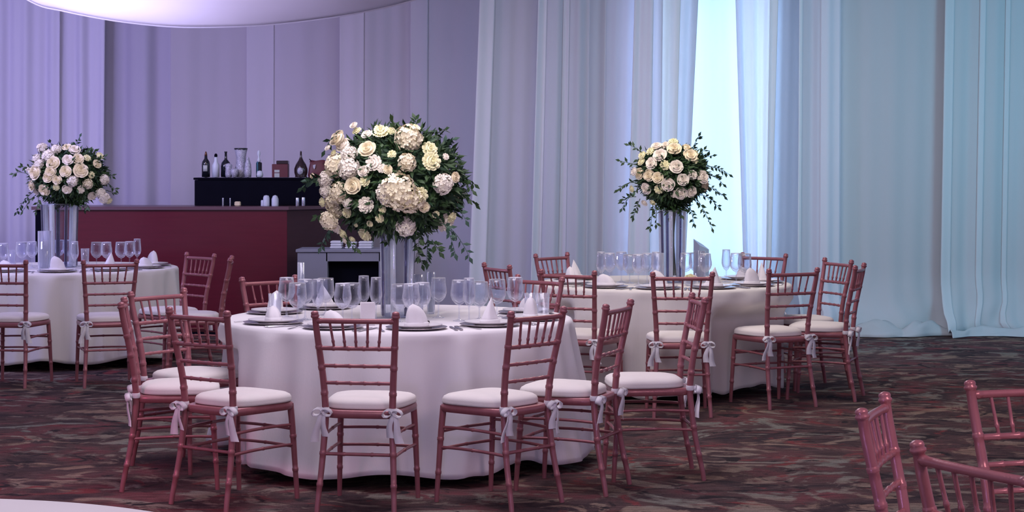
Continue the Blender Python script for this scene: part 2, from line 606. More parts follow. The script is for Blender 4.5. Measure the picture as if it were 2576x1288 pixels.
curtain(1207, 1184, 1362, 1352, YR, [(0.030, 0.62, 0), (0.008, 0.14, 0)], B, 0.25, 'pale blue grey curtain panel with a light left edge', 0, 8, ((0.0, 0.25, 1.22),))
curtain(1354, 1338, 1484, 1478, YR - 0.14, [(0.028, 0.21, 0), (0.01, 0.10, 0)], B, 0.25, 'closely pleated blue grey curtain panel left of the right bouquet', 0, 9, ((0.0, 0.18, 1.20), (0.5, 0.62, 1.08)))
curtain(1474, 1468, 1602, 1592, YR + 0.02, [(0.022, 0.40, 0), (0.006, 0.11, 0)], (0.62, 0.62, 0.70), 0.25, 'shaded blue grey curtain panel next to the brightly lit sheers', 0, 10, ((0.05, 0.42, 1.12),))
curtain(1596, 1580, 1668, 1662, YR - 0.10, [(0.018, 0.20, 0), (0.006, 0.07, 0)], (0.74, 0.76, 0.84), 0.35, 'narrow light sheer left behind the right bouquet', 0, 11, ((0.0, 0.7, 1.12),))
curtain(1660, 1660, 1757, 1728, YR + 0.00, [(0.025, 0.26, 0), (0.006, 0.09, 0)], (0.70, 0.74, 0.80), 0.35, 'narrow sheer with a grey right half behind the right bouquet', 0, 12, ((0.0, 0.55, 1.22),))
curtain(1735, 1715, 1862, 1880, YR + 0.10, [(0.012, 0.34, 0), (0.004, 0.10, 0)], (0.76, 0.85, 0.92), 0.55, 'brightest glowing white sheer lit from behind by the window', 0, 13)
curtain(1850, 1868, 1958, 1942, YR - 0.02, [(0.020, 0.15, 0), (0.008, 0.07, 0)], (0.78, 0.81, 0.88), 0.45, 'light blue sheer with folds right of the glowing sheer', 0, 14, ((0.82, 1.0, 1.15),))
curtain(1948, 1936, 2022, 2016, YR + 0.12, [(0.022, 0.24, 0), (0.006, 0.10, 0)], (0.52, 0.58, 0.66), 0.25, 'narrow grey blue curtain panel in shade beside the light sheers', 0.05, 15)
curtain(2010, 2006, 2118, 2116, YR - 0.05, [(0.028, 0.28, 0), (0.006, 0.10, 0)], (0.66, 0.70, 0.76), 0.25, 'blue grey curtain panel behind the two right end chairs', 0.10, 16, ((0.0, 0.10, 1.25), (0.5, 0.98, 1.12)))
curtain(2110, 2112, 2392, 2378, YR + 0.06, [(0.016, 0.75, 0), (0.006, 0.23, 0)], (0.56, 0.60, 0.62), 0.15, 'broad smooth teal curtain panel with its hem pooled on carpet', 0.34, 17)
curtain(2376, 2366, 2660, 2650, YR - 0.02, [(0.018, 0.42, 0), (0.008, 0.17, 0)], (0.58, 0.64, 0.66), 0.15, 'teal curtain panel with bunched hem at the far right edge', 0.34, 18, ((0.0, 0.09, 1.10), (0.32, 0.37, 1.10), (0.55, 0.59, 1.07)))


# ------------------------------------------------------------------ ceiling swag
def canopy():
    pts = [(-190, -240), (-60, -95), (75, 0), (160, 25), (265, 46), (360, 58), (450, 65), (540, 66), (640, 62), (750, 52), (860, 38), (950, 20), (1030, 0), (1150, -36), (1300, -95), (1480, -190), (1560, -240)]

    def cr(p0, p1, p2, p3, t):
        return tuple(0.5 * (2 * b + (c - a) * t + (2 * a - 5 * b + 4 * c - d) * t * t + (3 * b - a - 3 * c + d) * t ** 3) for a, b, c, d in zip(p0, p1, p2, p3))
    hem = []
    for i in range(len(pts) - 1):
        a = pts[max(0, i - 1)]
        d = pts[min(len(pts) - 1, i + 2)]
        for k in range(6):
            hem.append(cr(a, pts[i], pts[i + 1], d, k / 6))
    hem.append(pts[-1])
    YC = 14.6
    rows = []
    nv = 18
    for j in range(nv + 1):
        v = j / nv
        row = []
        for (px, py) in hem:
            h = P(px, py, YC)
            zt = 3.79
            z0 = min(h.z, zt)
            # the cloth bellies down behind its hem, then rises to the ceiling towards the hall
            z = z0 + (zt - z0) * (v ** 1.6)
            y = YC - 3.0 * v + 0.02 * math.sin(px * 0.02)
            row.append(Vector((h.x * (1 - 0.10 * v), y, z)))
        rows.append(row)
    m = MB()
    m.grid(rows)
    o = m.build('ceiling_swag', M['canopy'])
    so = o.modifiers.new('cloth_thickness', 'SOLIDIFY')
    so.thickness = 0.012
    so.offset = 0
    tag(o, 'white fabric swag sagging from the ceiling at upper left', 'drape')
    m = MB()
    m.tube([Vector((p.x, p.y, p.z - 0.004)) for p in rows[0]], 0.013, 6)
    m.build('hem', M['canopy'], o)


canopy()

# ------------------------------------------------------------------ bar
bar = root('bar_counter', (-3.0, 17.4, 0), 0, 'long dark red mahogany bar counter with a walnut return', 'bar')


def lp(m, pts, z0, z1, off):
    """prism from a plan polygon (counter-clockwise)"""
    n = len(pts)
    vs = [Vector((x - off[0], y - off[1], z0)) for x, y in pts] + [Vector((x - off[0], y - off[1], z1)) for x, y in pts]
    fs = [tuple(range(n - 1, -1, -1)), tuple(range(n, 2 * n))] + [(i, (i + 1) % n, n + (i + 1) % n, n + i) for i in range(n)]
    m.add(vs, fs, True)


off = (-3.0, 17.4)
m = MB()
lp(m, [(-4.46, 17.0), (-2.138, 17.0), (-2.165, 17.05), (-4.46, 17.05)], 0.06, 1.20, off)
m.build('front_panel', M['bar'], bar)
m = MB()
lp(m, [(-2.136, 17.0), (-1.40, 18.02), (-1.44, 18.04), (-2.163, 17.052)], 0.06, 1.20, off)
m.build('return_panel', M['bar_side'], bar)
m = MB()
lp(m, [(-4.53, 17.0), (-4.462, 17.0), (-4.462, 17.72), (-4.53, 17.72)], 0.0, 1.20, off)
m.build('end_panel', M['black'], bar)
m = MB()
lp(m, [(-4.46, 17.052), (-2.17, 17.052), (-1.46, 18.04), (-1.9, 18.2), (-2.45, 17.72), (-4.46, 17.72)], 0.0, 1.199, off)
m.build('carcass', M['black'], bar)
m = MB()
lp(m, [(-4.56, 16.97), (-2.12, 16.97), (-1.36, 18.03), (-1.88, 18.30), (-2.45, 17.78), (-4.56, 17.78)], 1.20, 1.232, off)
m.build('counter_top', M['bar_top'], bar)
m = MB()
lp(m, [(-4.45, 17.02), (-2.17, 17.02), (-2.17, 17.06), (-4.45, 17.06)], 0.0, 0.06, off)
m.build('plinth', M['black'], bar)

# raised black shelf standing on the bar
sh = root('bottle_shelf', (-2.48, 17.56, 1.232), 0, 'black box shelf on the bar counter carrying the bottles', 'shelf')
m = MB()
m.box((0, 0, 0.125), (1.22, 0.30, 0.25), None, 0.004)
m.build('shelf_box', M['black'], sh)
m = MB()
m.box((0, 0, 0.262), (1.24, 0.32, 0.022), None, 0.004)
m.build('shelf_top', M['black'], sh)
SZ = 1.232 + 0.274
SY = 17.54


def on_shelf(px):
    return Vector((PX(px, SY), SY, SZ))


BG = 'bottles and curios on the black shelf'


def bottle(name, px, prof, mat, label, foil=None, lab=None, y=0.0, cat='bottle'):
    p = on_shelf(px)
    p.y += y
    r = root(name, p, 0, label, cat, BG)
    m = MB()
    m.lathe(prof, 18)
    m.build('body', mat, r)
    if foil:
        m = MB()
        m.lathe(foil[0], 14)
        m.build('cap', foil[1], r)
    if lab:
        r0, z0, z1, half = lab
        rows = [[Vector((r0 * math.sin(a), -r0 * math.cos(a), z)) for a in [-half + 2 * half * k / 8 for k in range(9)]] for z in (z0, z1)]
        m = MB()
        m.grid(rows)
        o = m.build('label', M['label'], r)
        so = o.modifiers.new('paper', 'SOLIDIFY')
        so.thickness = 0.001
    return r


bottle('wine_bottle', 518, [(0.001, 0), (0.040, 0.004), (0.041, 0.13), (0.036, 0.155), (0.016, 0.185), (0.0135, 0.215), (0.001, 0.216)], M['dark_glass'],
       'tall dark wine bottle with pale label at shelf left end', ([(0.001, 0.213), (0.0145, 0.214), (0.011, 0.235), (0.007, 0.25), (0.001, 0.256)], M['foil']), (0.0416, 0.06, 0.12, 0.55))
bottle('clear_bottle', 543, [(0.001, 0), (0.036, 0.004), (0.036, 0.12), (0.018, 0.155), (0.014, 0.20), (0.001, 0.201)], M['frost'],
       'clear frosted bottle with black stopper between two dark bottles', ([(0.001, 0.20), (0.014, 0.20), (0.016, 0.215), (0.012, 0.23), (0.001, 0.236)], M['black']))
bottle('flagon', 566, [(0.001, 0), (0.048, 0.004), (0.05, 0.11), (0.042, 0.145), (0.014, 0.178), (0.011, 0.24), (0.015, 0.245), (0.015, 0.255), (0.001, 0.256)], M['dark_glass'],
       'dark round shouldered bottle with long neck behind crystal tumbler', y=0.05)


def cut(a, z):
    return 1 + 0.07 * math.cos(8 * a + z * 60) * math.cos(z * 90)


bottle('crystal_tumbler', 578, [(0.001, 0), (0.030, 0.002), (0.034, 0.03), (0.030, 0.085), (0.036, 0.12), (0.022, 0.135), (0.001, 0.14)], M['crystal'],
       'small cut crystal jar in front of the round shouldered bottle', y=-0.07, cat='jar')
p = on_shelf(606)
r = root('crystal_pitcher', p, 0, 'tall cut crystal pitcher with a dark flared rim', 'pitcher', BG)
m = MB()
m.lathe([(0.001, 0), (0.058, 0.003), (0.062, 0.06), (0.05, 0.13), (0.045, 0.20), (0.06, 0.275), (0.001, 0.276)], 24, fn=cut)
m.build('body', M['crystal'], r)
m = MB()
m.lathe([(0.058, 0.272), (0.066, 0.276), (0.066, 0.288), (0.054, 0.288), (0.058, 0.272)], 24)
m.build('rim', M['dark_glass'], r)
bottle('crystal_decanter', 627, [(0.001, 0), (0.032, 0.003), (0.036, 0.05), (0.030, 0.13), (0.018, 0.17), (0.012, 0.195), (0.001, 0.2)], M['crystal'],
       'slim cut crystal decanter right of the crystal pitcher', y=-0.09, cat='decanter')
bottle('crystal_bowl', 594, [(0.001, 0), (0.022, 0.003), (0.036, 0.04), (0.040, 0.07), (0.030, 0.085), (0.001, 0.09)], M['crystal'],
       'low cut crystal bowl before the crystal pitcher', y=-0.10, cat='bowl')
p = on_shelf(651)
r = root('blue_liqueur_bottle', p, 0, 'dark liqueur bottle with blue side and pale round stopper', 'bottle', BG)
m = MB()
m.box((0, 0.02, 0.075), (0.055, 0.05, 0.15), None, 0.008)
m.build('body', M['dark_glass'], r)
m = MB()
m.box((-0.012, -0.012, 0.08), (0.018, 0.02, 0.15), None, 0.005)
m.build('side_band', M['teal'], r)
m = MB()
m.lathe([(0.001, 0.148), (0.012, 0.15), (0.02, 0.165), (0.012, 0.185), (0.007, 0.2), (0.016, 0.225), (0.014, 0.255), (0.001, 0.268)], 16)
m.build('stopper', M['frost'], r)
m = MB()
m.lathe([(0.001, 0), (0.028, 0.004), (0.034, 0.03), (0.024, 0.062), (0.001, 0.068)], 16, (0.018, -0.055, 0))
tag(m.build('glass_globe', M['frost'], None, p), 'pale round glass globe in front of blue liqueur bottle', 'globe', BG)
p = on_shelf(706)
r = root('maroon_box', p, 0, 'maroon cardboard box with two pale cards on its front', 'box', BG)
m = MB()
m.box((0, 0, 0.066), (0.155, 0.12, 0.13), None, 0.003)
m.build('body', M['red_card'], r)
m = MB()
m.box((0.022, 0.0, 0.148), (0.115, 0.11, 0.034), None, 0.004)
m.build('lid', M['brown_glass'], r)
for k, (z, h) in enumerate(((0.062, 0.026), (0.022, 0.04))):
    m = MB()
    m.box((-0.028, -0.062, z), (0.05, 0.004, h), None, 0.001)
    m.build('card', M['label'], r)
bottle('round_bottle', 757, [(0.001, 0), (0.06, 0.003), (0.056, 0.012), (0.066, 0.05), (0.066, 0.085), (0.05, 0.13), (0.026, 0.165), (0.011, 0.2), (0.009, 0.245), (0.011, 0.25), (0.001, 0.262)], M['brown_glass'],
       'bulbous brown bottle with long neck and round silver badge', None, None)
p = on_shelf(757)
m = MB()
m.lathe([(0.001, 0), (0.024, 0), (0.030, 0.006), (0.026, 0.012), (0.001, 0.015)], 16)
for v in range(len(m.v)):
    x, y, z = m.v[v]
    m.v[v] = (x * 1.0, -0.058 - z, 0.063 + y * 1.25)
bb = [o for o in C.objects if o.name.startswith('round_bottle')][0]
m.build('badge', M['crystal'], bb)
p = on_shelf(800)
r = root('maroon_pouch', p, 0, 'maroon velvet pouch with silver crest beside bulbous bottle', 'pouch', BG)
m = MB()
rows = []
for z, sx, sy in ((0, 0.09, 0.05), (0.03, 0.098, 0.058), (0.09, 0.088, 0.05), (0.13, 0.078, 0.036), (0.15, 0.082, 0.03), (0.165, 0.075, 0.02)):
    rows.append([Vector((sx * math.copysign(abs(math.cos(a)) ** 0.6, math.cos(a)), sy * math.copysign(abs(math.sin(a)) ** 0.6, math.sin(a)), z + 0.008 * math.sin(3 * a + z * 30))) for a in [2 * PI * k / 24 for k in range(24)]])
m.grid(rows, True)
m.fan(rows[0], Vector((0, 0, 0)), True)
m.fan(rows[-1], Vector((0, 0, 0.16)))
m.build('body', M['red_card'], r)
m = MB()
m.tube([Vector((-0.06, -0.05, 0.155)), Vector((-0.068, -0.055, 0.17)), Vector((-0.08, -0.05, 0.18))], 0.004, 6)
m.build('drawstring', M['black'], r)
m = MB()
m.add([(-0.045, -0.055, 0.12), (-0.018, -0.052, 0.128), (-0.02, -0.056, 0.10), (-0.03, -0.060, 0.078), (-0.042, -0.058, 0.10),
       (-0.045, -0.059, 0.12), (-0.018, -0.056, 0.128), (-0.02, -0.060, 0.10), (-0.03, -0.064, 0.078), (-0.042, -0.062, 0.10)],
      [(0, 1, 2, 3, 4), (9, 8, 7, 6, 5), (0, 5, 6, 1), (1, 6, 7, 2), (2, 7, 8, 3), (3, 8, 9, 4), (4, 9, 5, 0)], True)
m.build('crest', M['crystal'], r)

# small things on the counter before the shelf
CY = 17.22
CZ = 1.232


def on_bar(px):
    return Vector((PX(px, CY), CY, CZ))


GG = 'small things on the bar counter'


def cyl(name, px, r, h, mat, label, cat, dome=0.0, seg=14, dy=0.0):
    m = MB()
    m.lathe([(0.001, 0), (r * 0.96, 0), (r, h * 0.04), (r, h * (0.94 - dome)), (r * (0.92 - dome), h * (0.985 - dome * 0.2)), (0.001, h)], seg)
    p = on_bar(px)
    p.y += dy
    return tag(m.build(name, mat, None, p), label, cat, GG)


cyl('glass_tube', 561, 0.009, 0.08, M['steel'], 'thin silver tube on the bar, left one of two', 'tube')
cyl('glass_tube', 579, 0.007, 0.078, M['steel'], 'thin silver tube on the bar beside the cream cube', 'tube')
m = MB()
m.box((0, 0, 0.022), (0.058, 0.05, 0.044), None, 0.008)
tag(m.build('cream_block', M['yellow_card'], None, on_bar(598)), 'small cream block standing on the bar counter', 'block', GG)
cyl('frosted_votive', 660, 0.022, 0.058, M['frost'], 'short frosted white votive behind the taller one', 'votive', 0.1, 14, 0.05)
cyl('frosted_votive', 670, 0.031, 0.105, M['frost'], 'tall frosted white votive with rounded top, left of its twin', 'votive', 0.18)
cyl('frosted_votive', 692, 0.034, 0.106, M['frost'], 'tall frosted white votive with sloping rounded top, right of its twin', 'votive', 0.30)
cyl('steel_shaker', 748, 0.018, 0.082, M['steel'], 'steel cylinder shaker on the bar, left of its pair', 'shaker')
cyl('steel_shaker', 763, 0.018, 0.086, M['steel'], 'steel cylinder shaker on the bar, right of its pair', 'shaker')

# grey console with a dark recess
KY = 16.45
kx0, kx1 = PX(748, KY), PX(962, KY)
kc = root('grey_console', ((kx0 + kx1) / 2, KY + 0.24, 0), 0, 'grey painted console with a black recess right of the bar', 'console')
kw = kx1 - kx0
ko = (kx0 + kx1) / 2
m = MB()
m.box((0, 0, 0.835), (kw + 0.03, 0.50, 0.028), None, 0.004)
m.build('console_top', M['console'], kc)
m = MB()
m.box((PX(786, KY) - ko, 0, 0.41), (PX(824, KY) - kx0, 0.47, 0.818), None, 0.003)
m.build('side_panel', M['console'], kc)
m = MB()
m.box((kw / 2 - 0.01, 0, 0.41), (0.05, 0.47, 0.818), None, 0.003)
m.build('side_panel', M['console'], kc)
m = MB()
m.box(((PX(825, KY) - ko + kw / 2) / 2 - 0.02, -0.22, 0.778), (kw / 2 - (PX(825, KY) - ko), 0.03, 0.082), None, 0.003)
m.build('apron', M['console'], kc)
m = MB()
m.box(((PX(825, KY) - ko + kw / 2) / 2 - 0.02, 0.02, 0.40), (kw / 2 - (PX(825, KY) - ko), 0.30, 0.66))
m.build('recess_panel', M['black'], kc)
for i, (px, wd, hh, lab) in enumerate(((847, 0.112, 0.072, 'folded pale blue linen on the grey console, left pile'), (883, 0.10, 0.062, 'folded pale blue linen on the grey console, centre pile'), (920, 0.13, 0.068, 'folded pale blue linen on the grey console, right pile'))):
    r = root('folded_linen', (PX(px, KY + 0.2), KY + 0.2, 0.849), 0, lab, 'linen', 'folded linen on the grey console')
    for k in range(3):
        m = MB()
        m.box((0.002 * k, 0, hh / 3 * (k + 0.5)), (wd - 0.006 * (k % 2), 0.16, hh / 3 - 0.002), None, 0.006)
        m.build('fold', M['linen'], r)

# slant-topped pedestal by the glowing sheer
q = root('slanted_pedestal', (PX(1764, 16.2), 16.2, 0), 0.5, 'slim grey pedestal with a slanted top by the glowing sheer', 'pedestal')
m = MB()
vs = [(-0.055, -0.05, 0.02), (0.055, -0.05, 0.02), (0.055, 0.05, 0.02), (-0.055, 0.05, 0.02), (-0.052, -0.047, 0.90), (0.052, -0.047, 0.86), (0.052, 0.047, 0.90), (-0.052, 0.047, 0.955)]
m.add(vs, [(3, 2, 1, 0), (4, 5, 6, 7), (0, 1, 5, 4), (1, 2, 6, 5), (2, 3, 7, 6), (3, 0, 4, 7)], True)
m.build('post', M['pedestal'], q)
m = MB()
m.box((0, 0, 0.01), (0.20, 0.20, 0.02), None, 0.004)
m.build('base', M['pedestal'], q)


# (rear-leg-pair midpoint px, depth Y, heading in degrees clockwise from straight away, label)
CH = 'rose bronze chairs around the banquet tables'
chairs = [
    (897, 8.19, 9, 'rose bronze chair seen squarely from behind at the front table'),
    (508, 8.34, 36, 'rose bronze chair left of the square-on one, turned right, long white bow'),
    (322, 8.93, 80, 'rose bronze chair at the front table standing furthest left, side on'),
    (405, 9.66, 127, 'rose bronze chair behind the leftmost side-on chair, facing the front table'),
    (682, 10.92, 140, 'red lit chair behind the front table between cone napkin and bar'),
    (1350, 10.94, 225, 'chair behind the front table at right, rail above blue tumblers'),
    (1342, 8.35, -49, 'rose bronze chair right of the square-on one, turned left to front table'),
    (1543, 8.80, -68, 'rose bronze chair second from right along the front table edge'),
    (1744, 9.25, -94, 'rose bronze chair seen side on at the right of the front table'),
    (1258, 12.40, 62, 'small distant chair left of the right rear table, against curtain'),
    (1432, 11.62, 26, 'chair at left front of the right rear table, back to us'),
    (1394, 13.98, 132, 'chair back behind the right rear table at its left, upper rails only'),
    (1716, 11.40, 0, 'chair squarely before the right rear table under its bouquet'),
    (1990, 11.84, -25, 'chair at the right front of the right rear table, seat turned left'),
    (2100, 13.08, 250, 'narrow looking chair behind the rightmost chair of right rear table'),
    (2153, 12.33, -70, 'rightmost chair of the right rear table, side on with hanging bow'),
    (1918, 13.98, 216, 'chair behind the right rear table at its right, top rail only'),
    (6, 12.95, 8, 'chair cut by the left edge at the left rear table'),
    (276, 12.98, -19, 'chair with back to us before the left rear table by the bar'),
    (497, 14.00, 226, 'chair standing before the bar front, right of left rear table'),
    (572, 13.40, -97, 'chair seen edge on before the mahogany bar front'),
    (2222, 5.00, 111, 'near chair back seen nearly edge on at bottom right'),
    (2470, 4.10, 62, 'nearest chair at the bottom right corner, top rail sloping'),
    (2592, 5.50, 166, 'chair back cut by the right edge above the nearest chair'),
]


def chair_frame(px, Y, th):
    a = math.radians(th)
    return PX(px, Y) + math.sin(a) * 0.235, Y + math.cos(a) * 0.235, a


FOOT = [chair_frame(c[0], c[1], c[2]) for c in chairs]


def pushed(cx, cy, a, r):
    """largest radius up to r at which the cloth is clear of the tucked-in chairs"""
    q = r
    while q > 0.4:
        x, y = cx + q * math.cos(a), cy + q * math.sin(a)
        hit = False
        for ox, oy, h in FOOT:
            dx, dy = x - ox, y - oy
            if abs(dx) + abs(dy) > 1:
                continue
            lx = dx * math.cos(h) - dy * math.sin(h)
            ly = dx * math.sin(h) + dy * math.cos(h)
            if abs(lx) < 0.265 and -0.3 < ly < 0.275:
                hit = True
                break
        if not hit:
            return q
        q -= 0.01
    return q


# ------------------------------------------------------------------ tables
def table(cx, cy, R, clothmat, name_label, cloth_label, seed, flare=0.125):
    rnd = random.Random(seed)
    t = root('round_table', (cx, cy, 0), 0, name_label, 'table', 'round banquet tables')
    m = MB()
    m.lathe([(0.001, 0.735), (R - 0.02, 0.735), (R - 0.01, 0.742), (R - 0.012, 0.757), (0.001, 0.757)], 64)
    m.build('tabletop', M['tablewood'], t)
    m = MB()
    m.lathe([(0.045, 0.04), (0.035, 0.1), (0.035, 0.68), (0.10, 0.733)], 16)
    m.build('pedestal', M['iron'], t)
    for k in range(4):
        a = PI / 4 + k * PI / 2
        m = MB()
        m.tube([(0.03 * math.cos(a), 0.03 * math.sin(a), 0.12), (0.30 * math.cos(a), 0.30 * math.sin(a), 0.06), (0.48 * math.cos(a), 0.48 * math.sin(a), 0.016)], [0.022, 0.02, 0.016], 8)
        m.build('foot', M['iron'], t)
    # cloth
    ks = [(rnd.choice([9, 11]), 0.30, rnd.uniform(0, 6.3)), (rnd.choice([17, 19]), 0.42, rnd.uniform(0, 6.3)), (rnd.choice([26, 29]), 0.34, rnd.uniform(0, 6.3)), (rnd.choice([4, 5]), 0.18, rnd.uniform(0, 6.3)), (37, 0.14, 1.0)]

    def fold(a, v):
        return sum(w_ * math.sin(k * a + p + 0.5 * v * math.sin(a * 3)) for k, w_, p in ks)
    seg = 240
    rows = []
    top = 0.766
    for r_, z in ((0.02, top), (R * 0.5, top), (R * 0.9, top), (R - 0.012, top - 0.001), (R + 0.002, top - 0.006), (R + 0.010, top - 0.02)):
        rows.append([Vector((r_ * math.cos(2 * PI * k / seg), r_ * math.sin(2 * PI * k / seg), z)) for k in range(seg)])
    nv = 26
    lim = [pushed(cx, cy, 2 * PI * k / seg, R + flare + 0.10) for k in range(seg)]
    lim = [min(lim[(k + d) % seg] for d in range(-4, 5)) for k in range(seg)]
    lim = [sum(lim[(k + d) % seg] for d in range(-2, 3)) / 5 for k in range(seg)]
    for j in range(1, nv + 1):
        v = j / nv
        row = []
        for k in range(seg):
            a = 2 * PI * k / seg
            hem = 0.050 + 0.034 * (0.5 + 0.5 * math.sin(a * 9 + seed)) * 1.0 + 0.012 * fold(a, 1)
            z = (top - 0.02) * (1 - v) + hem * v
            rr = R + 0.012 + flare * v ** 1.3 + (0.004 + 0.062 * v ** 0.6) * fold(a, v)
            rr = max(rr, R + 0.004)
            wz = min(1.0, max(0.0, (0.68 - z) / 0.13))
            wz = wz * wz * (3 - 2 * wz)
            rr += (min(rr, lim[k]) - rr) * wz
            row.append(Vector((rr * math.cos(a), rr * math.sin(a), z)))
        rows.append(row)
    m = MB()
    m.grid(rows, True, True)
    m.fan(rows[0], Vector((0, 0, top)), False)
    o = m.build('tablecloth', clothmat, None, (cx, cy, 0))
    so = o.modifiers.new('cloth_thickness', 'SOLIDIFY')
    so.thickness = 0.003
    so.offset = -1
    tag(o, cloth_label, 'tablecloth', 'floor length round tablecloths')
    return t


TZ = 0.7665
T1 = (-0.63, 9.84, 0.955)
T2 = (1.085, 12.90, 0.915)
T3 = (-3.757, 14.95, 0.945)
T4 = (-1.40, 3.46, 0.955)
table(*T1, M['cloth'], 'round table under the large front bouquet', 'lavender white floor length cloth on the front centre table', 3)
table(*T2, M['cloth_right'], 'round table under the bouquet before the glowing curtain', 'ivory floor length cloth on the right rear table', 8, 0.07)
table(*T3, M['cloth_right'], 'round table in front of the mahogany bar', 'pale floor length cloth on the left rear table by the bar', 21, 0.05)
table(*T4, M['cloth'], 'round table cut off at the bottom left corner', 'pale cloth edge showing at the bottom left corner', 30)


# ------------------------------------------------------------------ chiavari chair
def interp(path, t):
    for i in range(len(path) - 1):
        if t <= path[i + 1][2] or i == len(path) - 2:
            a, b = path[i], path[i + 1]
            k = (t - a[2]) / (b[2] - a[2])
            return Vector((a[0] + (b[0] - a[0]) * k, a[1] + (b[1] - a[1]) * k, t))


def smooth_path(path, z):
    # average of neighbours to round the bends
    s = Vector((0, 0, 0))
    z0, z1 = path[0][2], path[-1][2]
    for d in (-0.05, -0.025, 0, 0.025, 0.05):
        s += interp(path, min(z1, max(z0, z + d)))
    s /= 5
    s.z = z
    return s


REAR = [(0.182, -0.262, 0.0), (0.168, -0.215, 0.22), (0.156, -0.188, 0.44), (0.164, -0.200, 0.60), (0.190, -0.262, 0.90)]
FRONT = [(0.194, 0.205, 0.0), (0.188, 0.192, 0.20), (0.183, 0.182, 0.36), (0.176, 0.172, 0.47)]


def post_part(path, sgn, z1, rings, r0, r1, finial=False):
    zs = [0.0]
    z = 0.0
    lv = sorted([k for r in rings for k in (r - 0.009, r - 0.006, r - 0.002, r + 0.002, r + 0.006, r + 0.009)] + [z1 * i / 22 for i in range(23)])
    pts, rad = [], []
    last = -1
    for z in lv:
        if z - last < 0.0015 or z > z1:
            continue
        last = z
        p = smooth_path(path, z)
        pts.append(Vector((p.x * sgn, p.y, z)))
        rr = r0 + (r1 - r0) * min(1, z / 0.42)
        if z > 0.6:
            rr = r1 - 0.0015 * (z - 0.6) / 0.3
        for r in rings:
            if abs(z - r) < 0.007:
                rr += 0.0022
        rad.append(rr)
    if finial:
        p = pts[-1]
        d = (pts[-1] - pts[-3]).normalized()
        for dz, k in ((0.004, 1.0), (0.008, 1.22), (0.014, 1.25), (0.018, 1.0), (0.023, 1.12), (0.030, 1.0), (0.034, 0.6), (0.036, 0.1)):
            pts.append(p + d * dz)
            rad.append(r1 * k)
    m = MB()
    m.tube(pts, rad, 10)
    return m


def rod(a, b, r, bow=Vector((0, 0, 0)), rings=(), seg=7, n=10):
    a, b = Vector(a), Vector(b)
    L = (b - a).length
    ts = sorted([i / n for i in range(n + 1)] + [k for q in rings for k in (q - 0.008 / L, q - 0.004 / L, q + 0.004 / L, q + 0.008 / L)])
    pts, rad = [], []
    for t in ts:
        pts.append(a + (b - a) * t + bow * (4 * t * (1 - t)))
        rad.append(r + (0.0018 if any(abs(t - q) * L < 0.006 for q in rings) else 0))
    m = MB()
    m.tube(pts, rad, seg)
    return m


def rear_at(sgn, z):
    p = smooth_path(REAR, z)
    return Vector((p.x * sgn, p.y, z))


def front_at(sgn, z):
    p = smooth_path(FRONT, z)
    return Vector((p.x * sgn, p.y, z))


def seat_outline(n, wf, wb, d0, d1, p=3.2):
    pts = []
    for k in range(n):
        a = 2 * PI * k / n
        c, s = math.cos(a), math.sin(a)
        x = math.copysign(abs(c) ** (2 / p), c)
        y = math.copysign(abs(s) ** (2 / p), s)
        t = (y + 1) / 2
        wd = wb + (wf - wb) * t
        pts.append((x * wd / 2, d0 + (d1 - d0) * t))
    return pts


